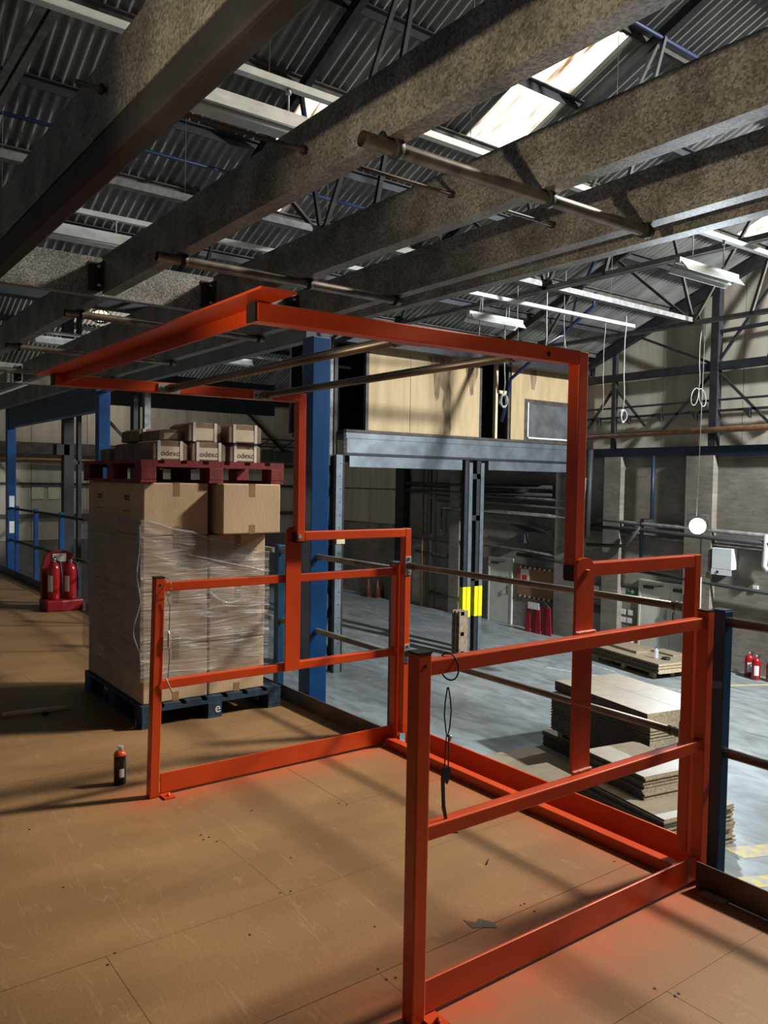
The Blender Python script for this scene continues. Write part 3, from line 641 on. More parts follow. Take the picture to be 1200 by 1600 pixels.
build(M().tube([(-.02+.042*math.cos(a), .085, 1.052+.045*math.sin(a)) for a in [2*math.pi*k/16 for k in range(17)]], .002, 5), 'ring', 'cable_white', t)
build(M().tube([(.012, .07, 1.0), (.012, .082, .96), (.012, .080, .85), (.012, .074, .80), (.012, .082, .70), (.012, .074, .60)], .0022, 5), 'strand', 'cable_black', t)
build(M().lathe([(.002, -.05), (.007, -.03), (.006, .03), (.002, .05)], (.012, .077, .79), 6), 'crimp', 'bright_zinc', t)
build(M().tube([(.014, .062, .60), (.014, .075, .57), (.014, .098, .522)], .004, 6), 'pin', 'cable_white', t)
# ================================================================== WRAPPED PALLET OF BOXES
def pallet(cx, cy, z, lx, ly, m, label, rz=0, name='pallet', h=.144):
    t = thing(name, (cx, cy, z), label, 'pallet', None, rz)
    hx, hy = lx/2, ly/2
    for i in range(3):
        yc = -hy+.05+(ly-.1)*i/2
        build(M().box(-hx, hx, yc-.05, yc+.05, 0, .02), 'bottom_board', m, t, True)
        for j in range(3):
            xc = -hx+.07+(lx-.14)*j/2
            build(M().box(xc-.07, xc+.07, yc-.05, yc+.05, .02, .10), 'block', m, t, True, bevel=.004)
    for j in range(3):
        xc = -hx+.06+(lx-.12)*j/2
        build(M().box(xc-.06, xc+.06, -hy, hy, .10, .122), 'stringer_board', m, t, True)
    n = 7
    for i in range(n):
        yc = -hy+.055+(ly-.11)*i/(n-1)
        build(M().box(-hx, hx, yc-.055, yc+.055, .122, h), 'deck_board', m, t, True)
    return t
pl = pallet(-1.70, .85, 0, 1.2, 1.0, 'pallet_blue', 'dark blue wooden pallet on the deck under the wrapped boxes')
text('painted_mark', 'e', 'paper', pl, .09, at(FACE_X, (.6015, .02, .06)))
CB = {}
def carton(x0, x1, y0, y1, z0, z1, label, tape=True, print_=False, sag=0.):
    t = thing('carton', ((x0+x1)/2, (y0+y1)/2, z0), label, 'cardboard box', 'brown cartons on the wrapped pallet')
    b_ = .004
    o = build(M().box(x0, x1, y0, y1, z0, z1), 'box_body', 'cardboard', t, bevel=.008)
    ym = (y0+y1)/2
    if tape:
        for z_, h in ((z1-.085, .086), (z0, .06)):
            build(M().box(x1-.001, x1+.0012, ym-.022, ym+.022, z_, z_+h), 'tape', 'parcel_tape', t)
        build(M().box(x0+.01, x1, ym-.022, ym+.022, z1-.0005, z1+.001), 'tape', 'parcel_tape', t)
    if print_:
        xm = (x0+x1)/2
        for dz, w_ in ((-.10, .10), (-.118, .085), (-.19, .16)):
            build(M().box(xm-w_/2, xm+w_/2, y0-.0012, y0+.001, z1+dz, z1+dz+.012 if dz > -.15 else z1+dz+.004), 'printed_mark', 'ink', t)
    return t
LZ = [(.146, .505), (.509, .865), (.869, 1.222), (1.226, 1.566)]
NM = ['lowest', 'second', 'third', 'top']
for k, (z0, z1) in enumerate(LZ):
    j = [random.uniform(-.012, .012) for _ in range(8)]
    carton(-1.74, -1.135-abs(j[0]), .36+abs(j[1]), .808, z0, z1, '%s brown carton of the near left column on the wrapped pallet' % NM[k], True, k == 3)
    if k < 3: carton(-1.74, -1.135-abs(j[2]), .818, 1.240-abs(j[3]), z0, z1, '%s brown carton of the right column on the wrapped pallet' % NM[k])
    else: carton(-1.62, -1.02, .855, 1.285, z0+.006, z1, 'top brown carton jutting out at the right of the wrapped pallet')
    carton(-2.29+abs(j[4]), -1.745, .36+abs(j[5]), .80, z0, z1, '%s brown carton of the rear column seen on the shaded left side' % NM[k], False, k == 3)
    if k == 3: carton(-2.29, -1.745, .81, 1.24, z0, z1, 'top brown carton at the hidden back of the wrapped pallet', False)
# stretch film round the lower layers
def film():
    t = thing('stretch_wrap', (-1.7, .8, .25), 'clear wrinkled stretch film wound round the stacked cartons', 'plastic film')
    x0, x1, y0, y1 = -2.306, -1.112, .340, 1.252
    rnd = random.Random(3)
    def panel(pfun, n, top, bot, name):
        mb = M(); nz = 14; vs = []; fs = []
        for i in range(n+1):
            s = i/n
            for j in range(nz+1):
                zt, zb_ = top(s), bot(s); z = zb_+(zt-zb_)*j/nz
                x, y, nx, ny = pfun(s); w_ = .006*math.sin(s*17+j*1.1)+.005*math.sin(j*2.3+s*5)+.004*rnd.random()
                vs.append((x+nx*w_, y+ny*w_, z))
        for i in range(n):
            for j in range(nz): a = i*(nz+1)+j; fs.append((a, a+nz+1, a+nz+2, a+1))
        mb.add(vs, fs, True); return build(mb, name, 'film', t)
    panel(lambda s: (x1, y0+(y1-y0)*s, 1, 0), 30, lambda s: 1.33-.24*s, lambda s: .30+.05*s, 'front_film')
    panel(lambda s: (x0+(x1-x0)*s, y0, 0, -1), 30, lambda s: 1.36-.03*s, lambda s: .33, 'side_film')
    # rolled upper edge and loose tail
    def rope(pts, r, name): return build(M().tube(pts, r, 8), name, 'film_rope', t)
    rope([(x1+.006, y0+(y1-y0)*s, 1.33-.24*s+.006*math.sin(s*20)) for s in [k/16 for k in range(17)]], [.003+.006*math.sin(math.pi*min(1, k/10)) for k in range(17)], 'rolled_edge')
    rope([(x1+.006, y0+(y1-y0)*(.35+.65*s), 1.10-.14*s) for s in [k/10 for k in range(11)]], .004, 'fold')
    rope([(x1+.008, y0+(y1-y0)*(.55+.45*s), .745-.02*s+.004*math.sin(9*s)) for s in [k/10 for k in range(11)]], .006, 'fold')
    rope([(x1+.008, y0+(y1-y0)*(.02+.98*s), .555-.005*s+.004*math.sin(7*s)) for s in [k/14 for k in range(15)]], .0035, 'fold')
    rope([(x1+.008, y0+(y1-y0)*(.5+.25*s), .86-.08*s-.05*math.sin(3*s)) for s in [k/8 for k in range(9)]], [.002+.006*math.sin(math.pi*k/8) for k in range(9)], 'gathered_fold')
    rope([(x1+.02, y0-.012+.03*math.sin(k*.9)*(k/16)-.02*k/16, 1.30-.86*k/16) for k in range(17)], [.0025*(1-k/22)+.003*math.sin(k*2.1)**2 for k in range(17)], 'loose_tail')
    rope([(x0+(x1-x0)*s, y0-.006, 1.20-.01*s) for s in [k/8 for k in range(9)]], .003, 'fold')
m = mat('parcel_film', (.5, .5, .5), rough=.12, alpha=.07)
m = mat('film_rope', (.55, .62, .68), (.30, .34, .38), .15, scale=12, alpha=.42)
film()
rp_ = pallet(-1.71, .85, 1.568, 1.2, 1.02, 'pallet_red', 'dark red wooden pallet laid on top of the cartons')
def parcel(x0, x1, y0, y1, z0, label, h=.128, brand=False, rz=0., straps=True):
    t = thing('parcel', ((x0+x1)/2, (y0+y1)/2, z0), label, 'parcel', 'strapped parcels on the red pallet', rz)
    hx, hy = (x1-x0)/2, (y1-y0)/2
    mb = M(); n = 10; prof = []
    for k in range(n+1):
        a = math.pi*k/n; prof.append((-hy*1.0*math.cos(a) if 0 < k < n else (-hy if k == 0 else hy), h*(.80+.20*math.sin(a))))
    mb.prism([(-hy, 0)]+[(p[0], p[1]) for p in prof]+[(hy, 0)], 0, -hx, hx)
    o = build(mb, 'parcel_body', 'cardboard_dark', t, True, bevel=.008)
    build(M().box(hx-.001, hx+.002, -hy*.60, hy*.60, .01, h*.70), 'label_panel', 'label_cream', t, True)
    if straps:
        for s in (-1, 1):
            build(M().box(-hx, hx+.004, s*hy*.66-.010, s*hy*.66+.010, h*.90, h*.985), 'strap', 'white_strap', t, True)
            build(M().box(hx+.002, hx+.0045, s*hy*.66-.010, s*hy*.66+.010, 0, h*.97), 'strap', 'white_strap', t, True)
    if brand: text('lettering', 'sodexo', 'ink', t, .052, at(FACE_X, (hx+.0028, -.006, .045)))
    mb = M().prism([(-hy-.004, .002), (-hy-.004, h*.80), (-hy*.5, h*1.005), (hy*.5, h*1.005), (hy+.004, h*.80), (hy+.004, .002)], 0, -hx-.003, hx+.006)
    build(mb, 'clear_film', 'parcel_film', t, True)
    return t
zp = 1.7135
parcel(-1.55, -1.20, .45, .68, zp, 'strapped parcel with printed label at the near left corner of the red pallet', brand=True)
parcel(-1.53, -1.19, .71, .95, zp, 'strapped parcel with printed label in the middle of the red pallet front', brand=True)
parcel(-1.53, -1.20, .99, 1.22, zp, 'shaded printed parcel at the right end of the red pallet front', brand=True)
parcel(-1.55, -1.22, .70, .93, zp+.131, 'upper strapped parcel stacked in the middle of the red pallet')
parcel(-1.54, -1.18, .97, 1.215, zp+.131, 'upper strapped parcel shining in film at the right end of the red pallet')
parcel(-1.98, -1.60, .46, .67, zp, 'lower parcel behind the near left one on the red pallet', straps=False)
parcel(-2.25, -2.02, .44, .68, zp, 'last lower parcel at the far left of the red pallet', h=.10, straps=False)
parcel(-1.95, -1.60, .50, .73, zp+.131, 'upper dark parcel with a pale label at the far left', h=.09)
parcel(-1.60, -1.28, .52, .68, zp+.131, 'slumped upper parcel on the near left printed one', h=.075, straps=False)
parcel(-2.1, -1.65, .75, 1.0, zp, 'parcel hidden in the second row of the red pallet', straps=False)
# ================================================================== SMALL THINGS ON THE DECK
t = thing('spray_can', (-.29, -.062, 0), 'black spray paint can with orange shoulder and clear cap on the deck', 'spray can')
build(M().lathe([(.029, 0), (.031, .003), (.031, .150), (.030, .153)], (-.29, -.062, 0), 24), 'can_body', 'can_black', t)
build(M().lathe([(.0315, .150), (.0315, .154), (.027, .166), (.018, .174), (.010, .177)], (-.29, -.062, 0), 24), 'shoulder', 'can_orange', t)
build(M().lathe([(.006, .176), (.006, .188), (.004, .190)], (-.29, -.062, 0), 12), 'nozzle', 'navy_paint', t)
build(M().lathe([(.017, .172), (.017, .199), (.015, .202)], (-.29, -.062, 0), 16), 'cap', 'clear_plastic', t)
mb = M(); n = 6
vs = [(-.29+.0316*math.cos(R(a)), -.062+.0316*math.sin(R(a)), z) for z in (.040, .085) for a in range(-25, 25, 8)]
k = len(vs)//2; mb.add(vs, [(i, i+1, i+1+k, i+k) for i in range(k-1)]); build(mb, 'barcode_label', 'paper', t)
t = thing('wood_offcut', (-1.87, -.1, 0), 'pale splintered strip of wood lying on the deck left of the blue pallet', 'wood strip')
build(M().prism([(-1.93, -.30), (-1.88, -.30), (-1.855, -.1), (-1.83, .12), (-1.86, .13), (-1.885, .0), (-1.91, -.12)], 2, .0005, .018), 'strip', 'pine', t)
tag(build(M().prism([(-1.80, -.075), (-1.765, -.08), (-1.76, -.045), (-1.795, -.04)], 2, .0005, .02), 'nut_block', 'cable_black'), 'small dark block beside the pale wood strip', 'block')
t = thing('metal_clip', (-1.2, .33, 0), 'small bent zinc clip on the deck by the near pallet corner', 'clip')
build(M().tube([(-1.15, .29, .004), (-1.17, .33, .004), (-1.15, .36, .004)], .004, 6), 'foot', 'bright_zinc', t)
build(M().tube([(-1.165, .335, .004), (-1.165, .335, .045)], .003, 6), 'pin', 'bright_zinc', t)
tag(build(M().prism([(1.72, .52), (1.76, .545), (1.745, .575), (1.80, .60), (1.83, .585), (1.80, .545), (1.78, .51)], 2, .0003, .0012), 'grey_smudge', 'kick_grey'), 'grey scuff mark on the deck boards inside the opening', 'mark')
tag(build(M().tube([(1.12, .93, .003), (1.16, 1.0, .003)], .003, 5), 'cable_tie', 'cable_black'), 'short black cable tie offcut on the deck inside the gate', 'cable tie')
tag(build(M().tube([(1.46, .89, .004), (1.435, .925, .004)], .003, 5), 'cable_tie', 'cable_black'), 'tiny black offcut nearer the orange threshold angle', 'cable tie')
tag(build(M().box(2.12, 2.22, 1.40, 1.44, 0, .012), 'wood_shim', 'pallet_wood'), 'small brown wooden shim at the foot of the right kick plate', 'shim')
# extinguisher stand
t = thing('extinguisher_stand', (-6.2, 1.25, 0), 'red moulded stand holding extinguishers by the far blue column', 'stand')
build(M().prism([(-6.02, 1.01), (-6.0, 1.18), (-6.02, 1.43), (-6.38, 1.43), (-6.42, 1.23), (-6.38, 1.01)], 2, 0, .13), 'base', 'stand_red', t, bevel=.015)
build(M().prism([(1.03, .13), (1.43, .13), (1.43, .55), (1.39, .66), (1.29, .70), (1.15, .70), (1.07, .64), (1.03, .5)], 0, -6.40, -6.33), 'back_panel', 'stand_red', t, bevel=.01)
build(M().box(-6.328, -6.32, 1.15, 1.31, .56, .66), 'notice', 'paper', t)
def extinguisher(x, y, z, h, label, r=.075, hose=True, group='red fire extinguishers', lab=True):
    t = thing('fire_extinguisher', (x, y, z), label, 'extinguisher', group)
    build(M().lathe([(r*.95, 0), (r, .01), (r, h*.70), (r*.85, h*.78), (r*.45, h*.83), (r*.3, h*.86)], (x, y, z), 18), 'cylinder', 'ext_red', t)
    v = build(M().lathe([(r*.32, h*.85), (r*.32, h*.92), (r*.2, h*.94)], (x, y, z), 10), 'valve', 'bright_zinc', t)
    build(M().bar((x-.01, y, z+h*.93), (x+r*1.2, y, z+h*.99), .02, .012), 'lever', 'pipe_dark', v)
    build(M().bar((x-.01, y, z+h*.90), (x+r*1.2, y, z+h*.92), .02, .012), 'lever', 'pipe_dark', v)
    if hose: build(M().tube([(x, y+.02, z+h*.89), (x+.02, y+r*1.0, z+h*.84), (x+.03, y+r*1.2, z+h*.5), (x+.03, y+r*1.15, z+h*.2)], .011, 8), 'hose', 'pipe_dark', t)
    if lab:
        vs = [(x+(r+.001)*math.cos(R(a)), y+(r+.001)*math.sin(R(a)), z+zz) for zz in (h*.18, h*.55) for a in range(-85, -10, 15)]
        k = len(vs)//2; build(M().add(vs, [(i, i+1, i+1+k, i+k) for i in range(k-1)], True), 'label_panel', 'paper', t)
extinguisher(-6.18, 1.13, .131, .52, 'red fire extinguisher on the left of the deck stand', .07)
extinguisher(-6.16, 1.315, .131, .50, 'red fire extinguisher on the right of the deck stand with white label', .07)
# ================================================================== OFFICE ON LEGS IN THE VALLEY LINE
XO = -11.8
tb = thing('platform_beam', (XO, 9., 2.25), 'long pale galvanised channel beam under the plywood office front', 'beam')
build(M().prism([(XO, 2.26), (XO, 2.74), (XO-.1, 2.74), (XO-.1, 2.72), (XO-.02, 2.72), (XO-.02, 2.28), (XO-.1, 2.28), (XO-.1, 2.26)], 1, 9.08, 17.0), 'channel', 'galv_smooth', tb)
build(M().box(XO-.01, XO+.02, 9.08, 17.0, 2.60, 2.74), 'upper_lip', 'galv_smooth', tb)
build(M().box(XO-.02, XO+.03, 9.05, 17.0, 2.20, 2.255), 'bottom_flange', 'dark_steel', tb)
build(M().box(XO-.06, XO+.06, 9.05, 17.0, 2.74, 2.80), 'sole_plate', 'brown_steel', tb)
build(M().box(XO, XO+.012, 9.02, 9.12, 2.2, 2.8), 'end_plate', 'dark_steel', tb)
for z in (2.35, 2.45, 2.55, 2.65): build(M().tube([(XO+.012, 9.07, z), (XO+.03, 9.07, z)], .02, 6), 'bolt', 'dark_steel', tb)
tag(build(M().prism([(XO-.05, 1.93), (XO+.0, 1.93), (XO+.0, 2.199), (XO-.05, 2.199)], 1, 9.2, 12.75), 'head_channel', 'galv_smooth'), 'galvanised channel below the office beam, left of the twin columns', 'channel')
tag(build(M().prism([(XO-.05, 1.95), (XO+.0, 1.95), (XO+.0, 2.199), (XO-.05, 2.199)], 1, 13.7, 16.9), 'head_channel', 'galv_smooth'), 'galvanised channel below the office beam, right of the twin columns', 'channel')
of = thing('office_front', (XO, 9.7, 2.8), 'plywood clad front wall of the raised office with water stains and a dark gap', 'partition')
for a, c in ((9.72, 10.98), (10.985, 12.2), (12.205, 13.32)):
    build(M().box(XO-.02, XO, a+.004, c-.004, 2.81, 5.3), 'plywood_panel', 'plywood', of)
build(M().prism([(14.50, 2.81), (15.02, 2.81), (15.02, 3.95), (17.0, 3.95), (17.0, 5.4), (14.50, 5.4)], 0, XO-.02, XO), 'plywood_panel', 'plywood', of)
wf = build(M().box(XO-.06, XO-.01, 15.02, 17.0, 2.81, 3.95), 'window_frame', 'brown_steel', of)
build(M().box(XO-.012, XO-.002, 15.18, 16.9, 2.90, 3.82), 'window_pane', 'glass_grey', wf)
for p in ((15.15, 15.19, 2.86, 3.86), ): build(M().box(XO-.01, XO+.012, *p), 'window_edge', 'paper', wf)
build(M().box(XO-.01, XO+.012, 15.15, 16.9, 2.86, 2.90), 'window_edge', 'paper', wf)
for y in (9.68, 13.36, 13.95, 14.42): build(M().box(XO-.1, XO, y-.04, y+.04, 2.8, 5.4), 'stud', 'brown_steel' if y < 13.9 or y > 14.3 else 'pine', of)
build(M().box(XO-.1, XO, 13.95, 14.42, 4.02, 4.10), 'door_rail', 'pine', of)
build(M().box(XO-2.5, XO-2.4, 9, 17, 2.8, 5.6), 'rear_partition', 'dark_steel', of)
for a, c in ((13.36, 14.5),): build(M().box(XO-1.4, XO-1.3, 13.2, 14.6, 2.8, 5.4), 'inner_partition', 'dark_steel', of)
build(M().box(XO-2.5, XO, 9.1, 17, 2.7, 2.79), 'office_floor', 'dark_steel', of)
def stain(poly, name='water_stain'):
    s_ = build(M().prism(poly, 0, XO-.001, XO+.0012), name, 'stain', of); s_['label'] = 'brown water stain'
stain([(11.55, 4.9), (12.35, 4.9), (12.3, 4.5), (12.25, 4.2), (12.33, 3.9), (12.28, 3.4), (12.35, 3.0), (12.3, 2.82), (12.08, 2.82), (12.1, 3.3), (12.02, 3.55), (12.08, 3.9), (11.95, 4.05), (11.9, 3.72), (11.82, 3.65), (11.74, 3.85), (11.72, 4.3), (11.62, 4.6), (11.52, 4.7)])
stain([(12.75, 4.9), (13.25, 4.9), (13.24, 4.45), (13.1, 4.1), (13.08, 3.9), (12.98, 3.88), (12.95, 4.1), (12.82, 4.45)])
stain([(15.2, 5.1), (15.5, 5.1), (15.48, 4.5), (15.4, 4.2), (15.28, 4.25), (15.22, 4.6)])
# galvanised column and dark lattice stanchion at the office corner
t = thing('perforated_column', (XO, 9.05, G), 'grey perforated galvanised column under the office corner with a wood scrap on it', 'column')
build(M().prism([(XO-.1, 8.82), (XO+.02, 8.82), (XO+.02, 9.0), (XO-.1, 9.0)], 2, G, 2.2), 'shaft', 'galv_smooth', t)
build(M().box(XO-.1, XO+.03, 9.0, 9.04, G, 2.2), 'edge_flange', 'dark_steel', t)
for k in range(16): build(M().tube([(XO+.019, 8.92+.02*(k % 2), G+.4+k*.3), (XO+.023, 8.92+.02*(k % 2), G+.4+k*.3)], .018, 8), 'bolt_hole', 'dark_steel', t)
build(M().box(XO-.02, XO+.06, 8.83, 9.06, .13, .26), 'wood_scrap', 'pine', t)
t = thing('lattice_stanchion', (XO-.2, 8.5, G), 'black steel lattice stanchion behind the bright blue column', 'column')
for y in (8.66, 8.93): build(M().box(XO-.35, XO-.2, y-.045, y+.045, G, 5.0), 'upright', 'dark_steel', t)
for k in range(10):
    z = G+.2+k*.72; a, c = (8.67, 8.92) if k % 2 else (8.92, 8.67)
    build(M().bar((XO-.27, a, z), (XO-.27, c, z+.72), .05, .05), 'lacing', 'dark_steel', t)
build(M().box(XO-.5, XO-.15, 8.3, 8.85, 1.95, 2.2), 'seat_bracket', 'dark_steel', t)
build(M().box(XO-.32, XO-.22, 8.78, 8.86, 2.2, 5.0), 'side_post', 'grey_angle', t)
t = thing('twin_column', (XO, 13.2, G), 'pair of battened galvanised columns with yellow bands under the office beam', 'column')
for y in (13.02, 13.44):
    build(M().box(XO-.16, XO-.02, y-.14, y, G, 2.2), 'web', 'dark_steel', t)
    build(M().box(XO-.02, XO+.01, y-.02, y+.10, G, 2.13), 'flange', 'galv_smooth', t)
    build(M().box(XO-.021, XO+.013, y-.024, y+.104, -1.95, -1.15), 'yellow_band', 'yellow_paint', t)
    build(M().box(XO-.163, XO-.015, y-.144, y+.001, -1.95, -1.15), 'yellow_band', 'yellow_paint', t)
for z in (1.7, .6, -1.15): build(M().box(XO-.12, XO-.02, 13.02, 13.44, z, z+.14), 'batten', 'dark_steel', t)
# corner stanchions far left
t = thing('steel_stanchion', (-25.4, 8.0, G), 'dark steel stanchion of two legs against the far end wall', 'column')
build(M().box(-20.2, -19.9, 4.95, 5.22, G, 6.2), 'leg', 'dark_steel', t); build(M().box(-20.2, -20.0, 5.36, 5.46, G, 6.2), 'leg', 'dark_steel', t)
build(M().box(-20.1, -20.0, 5.1, 5.4, 1.95, 2.05), 'batten', 'dark_steel', t); build(M().box(-20.3, -19.9, 4.75, 5.1, 2.2, 2.5), 'seat_bracket', 'dark_steel', t)
build(M().bar((-20.1, 5.4, 4.1), (-20.1, 7.1, 2.4), .08, .08), 'brace', 'dark_steel', t); build(M().bar((-20.1, 5.4, .2), (-20.1, 7.5, 1.9), .08, .08), 'brace', 'dark_steel', t)
tag(build(M().box(-25.9, -25.6, -4, 17, 2.35, 2.75), 'crane_girder', 'brown_steel'), 'brown grey girder running along the far end wall', 'girder')
tag(build(M().tube([(-25.7, -4, 2.16), (-25.7, 16.9, 2.16)], .07, 8), 'wall_pipe', 'copper_pipe'), 'brown pipe running along the far end wall', 'pipe')
tag(build(M().box(-25.98, -25.9, -4, 17, 1.28, 1.36), 'wall_girt', 'dark_steel'), 'thin black girt across the far end wall', 'girt')
tag(build(M().box(-25.98, -25.9, -4, 17, .12, .26), 'wall_girt', 'brown_steel'), 'faint dark girt low on the far end wall', 'girt')
tag(build(M().box(-25.98, -25.9, -4, 17, 4.75, 4.95), 'wall_girt', 'dark_steel'), 'black girt high on the far end wall under the roof', 'girt')
for y, lab in ((5.5, 'pale square notice on the far end wall, left one of two'), (6.05, 'pale square notice on the far end wall, right one of two')):
    tag(build(M().box(-25.995, -25.97, y, y+.4, .78, 1.2), 'wall_notice', 'label_cream'), lab, 'notice')
for p, q, lab in (((-25.8, 13, 4.9), (-25.8, 15.6, 2.6), 'dark diagonal brace on the end wall seen left of the gate upright'), ((-25.8, 11, 4.6), (-25.8, 16.9, 4.7), 'dark horizontal tie on the end wall seen left of the gate upright')):
    tag(build(M().bar(p, q, .1, .1), 'wall_brace', 'dark_steel'), lab, 'brace')
t = thing('lattice_girder', (-25.7, 11, 2.8), 'black lattice girder on the far end wall behind the parcels', 'girder')
for z in (2.95, 3.25): build(M().bar((-25.7, 9, z), (-25.7, 17, z), .06, .06), 'chord', 'dark_steel', t)
for k in range(14): build(M().bar((-25.7, 9+k*.57, 2.95 if k % 2 else 3.25), (-25.7, 9.57+k*.57, 3.25 if k % 2 else 2.95), .04, .04), 'lacing', 'dark_steel', t)
tag(build(M().box(-16, -15.84, 5.78, 5.93, G, 4.4), 'grey_post', 'grey_angle'), 'grey steel post rising behind the red pallet', 'post')
tag(build(M().box(-16.3, -16.05, 5.58, 5.74, G, 4.4), 'dark_post', 'dark_steel'), 'black steel post just left of the grey post behind the red pallet', 'post')
tag(build(M().box(-19.95, -19.75, 5.2, 11.6, 3.7, 4.7), 'dark_girder', 'dark_steel'), 'wide black girder crossing above the parcels on the red pallet', 'girder')
t = thing('caged_lamp', (-14.9, 4.4, 4.6), 'small lit caged lamp glowing between the joists at left', 'lamp')
build(M().lathe([(.02, -.12), (.16, -.08), (.2, 0), (.18, .08), (.06, .12)], (-14.9, 4.4, 5.25), 12), 'globe', 'lit_globe', t)
for a in range(0, 180, 30):
    build(M().tube([(-14.9+.23*math.cos(R(a))*math.cos(R(b)), 4.4+.23*math.sin(R(a))*math.cos(R(b)), 5.25+.15*math.sin(R(b))) for b in range(0, 361, 30)], .014, 5), 'cage_wire', 'dark_steel', t)
build(M().lathe([(.1, .12), (.12, .2), (.05, .3)], (-14.9, 4.4, 5.25), 10), 'holder', 'grey_angle', t)
# ================================================================== FAR WALL
YW = 17.24
def door(n, x0, x1, z1, leaves, label, m='door_paint'):
    t = struct(build(M().prism([(x0-.06, G), (x0-.06, z1+.06), (x1+.06, z1+.06), (x1+.06, G), (x1, G), (x1, z1), (x0, z1), (x0, G)], 1, YW-.06, YW), 'door_%d' % n, m), label)
    wdt = (x1-x0)/leaves
    for k in range(leaves):
        l_ = build(M().box(x0+k*wdt+.006, x0+(k+1)*wdt-.006, YW-.045, YW-.005, G+.01, z1-.006), 'door_leaf', m, t)
        hx = x0+(k+1)*wdt-.12 if k == 0 else x0+k*wdt+.12
        build(M().box(hx-.03, hx+.03, YW-.055, YW-.045, G+.95, G+1.25), 'handle_plate', 'bright_zinc', l_)
        build(M().tube([(hx, YW-.05, G+1.0), (hx, YW-.10, G+1.02), (hx, YW-.10, G+1.18), (hx, YW-.05, G+1.2)], .014, 6), 'handle', 'pipe_dark', l_)
        build(M().box(x0+k*wdt+.10, x0+k*wdt+.40, YW-.09, YW-.045, z1-.16, z1-.08), 'door_closer', 'pipe_dark', l_)
        build(M().bar((x0+k*wdt+.35, YW-.08, z1-.10), (x0+k*wdt+.7, YW-.06, z1-.05), .02, .02), 'closer_arm', 'pipe_dark', l_)
    return t
d1 = door(1, -15.25, -14.28, -.86, 1, 'pale single door in the far brick wall beyond the twin columns')
build(M().box(-14.85, -14.68, YW-.05, YW-.044, -1.5, -1.4), 'door_sign', 'ink', d1); build(M().box(-14.52, -14.40, YW-.05, YW-.044, -1.5, -1.4), 'door_sign', 'ink', d1)
d2 = door(2, -9.42, -7.6, -1.0, 2, 'pale double door in the far brick wall right of the exit sign')
# notice board with hazard tape
t = thing('notice_board', (-13.05, YW-.05, -1.9), 'brown notice board edged in black and white hazard tape by the single door', 'notice board')
build(M().box(-14.0, -12.1, YW-.05, YW-.005, -1.95, -1.0), 'board', 'cork', t)
for z in (-1.05, -1.96):
    for k in range(19): build(M().prism([(-14.0+k*.1, z), (-13.95+k*.1, z), (-13.93+k*.1, z+.06), (-13.98+k*.1, z+.06)], 1, YW-.056, YW-.05), 'hazard_stripe', 'paper' if k % 2 else 'ink', t)
build(M().box(-13.85, -13.5, YW-.058, YW-.05, -1.55, -1.08), 'poster', 'paper', t); build(M().box(-13.8, -13.58, YW-.06, YW-.058, -1.45, -1.25), 'poster_print', 'red_tape', t)
for k in range(4): build(M().prism([(-14.08, -1.55+k*.14), (-13.9, -1.45+k*.14), (-13.9, -1.39+k*.14), (-14.08, -1.49+k*.14)], 1, YW-.06, YW-.051), 'hazard_stripe', 'red_tape', t)
# exit sign
t = thing('exit_sign', (-9.9, YW-.03, -1.4), 'small green exit sign with arrow left of the double door', 'sign')
build(M().box(-10.12, -9.55, YW-.03, YW-.005, -1.42, -1.20), 'plate', 'green_sign', t)
build(M().prism([(-9.85, -1.32), (-9.72, -1.32), (-9.72, -1.38), (-9.62, -1.31), (-9.72, -1.24), (-9.72, -1.30), (-9.85, -1.30)], 1, YW-.034, YW-.03), 'arrow', 'paper', t)
build(M().box(-10.08, -9.92, YW-.034, YW-.03, -1.39, -1.23), 'door_symbol', 'paper', t)
text('lettering', 'EXIT', 'paper', t, .09, at(FACE_NY, (-9.99+.12, YW-.033, -1.265)), False)
for k, (x, z) in enumerate(((-10.0, -1.9), (-9.75, -1.9), (-9.98, -2.12), (-9.78, -2.12))):
    tag(build(M().box(x-.08, x+.08, YW-.02, YW-.004, z-.07, z+.07), 'wall_notice', 'paper'), ['small white safety notice, upper left of four below the exit sign', 'small white safety notice, upper right of four below the exit sign', 'small white safety notice, lower left of four below the exit sign', 'small white safety notice, lower right of four below the exit sign'][k], 'notice')
# white water heater
t = thing('water_heater', (-7.0, YW-.15, -.4), 'white wall mounted heater box below the floodlight', 'heater')
build(M().box(-7.25, -6.72, YW-.25, YW, -.42, .10), 'case', 'radiator_white', t, bevel=.015)
build(M().box(-7.25, -6.72, YW-.257, YW-.25, -.56, -.42), 'lower_panel', 'radiator_white', t); build(M().tube([(-7.08, YW-.25, -.49), (-7.08, YW-.27, -.49)], .035, 10), 'dial', 'pipe_dark', t)
tag(build(M().box(-6.28, -6.16, YW-.05, YW, -.86, -.75), 'wall_socket', 'paper'), 'small white socket box on the brick right of the heater', 'socket')
tag(build(M().box(-7.0, -6.78, YW-.06, YW, -2.35, -1.9), 'vent_cover', 'pipe_dark'), 'dark square vent low on the far wall behind the navy post', 'vent')
tag(build(M().box(-11.35, -10.75, YW-.12, YW, -1.48, -1.28), 'wall_box', 'paper'), 'white trunking box on the wall behind the near hinge plate', 'box')
tag(build(M().box(-11.4, -10.7, YW-.10, YW, -2.05, -1.85), 'wall_heater', 'pipe_dark'), 'dark grille on the wall behind the near hinge plate', 'heater')
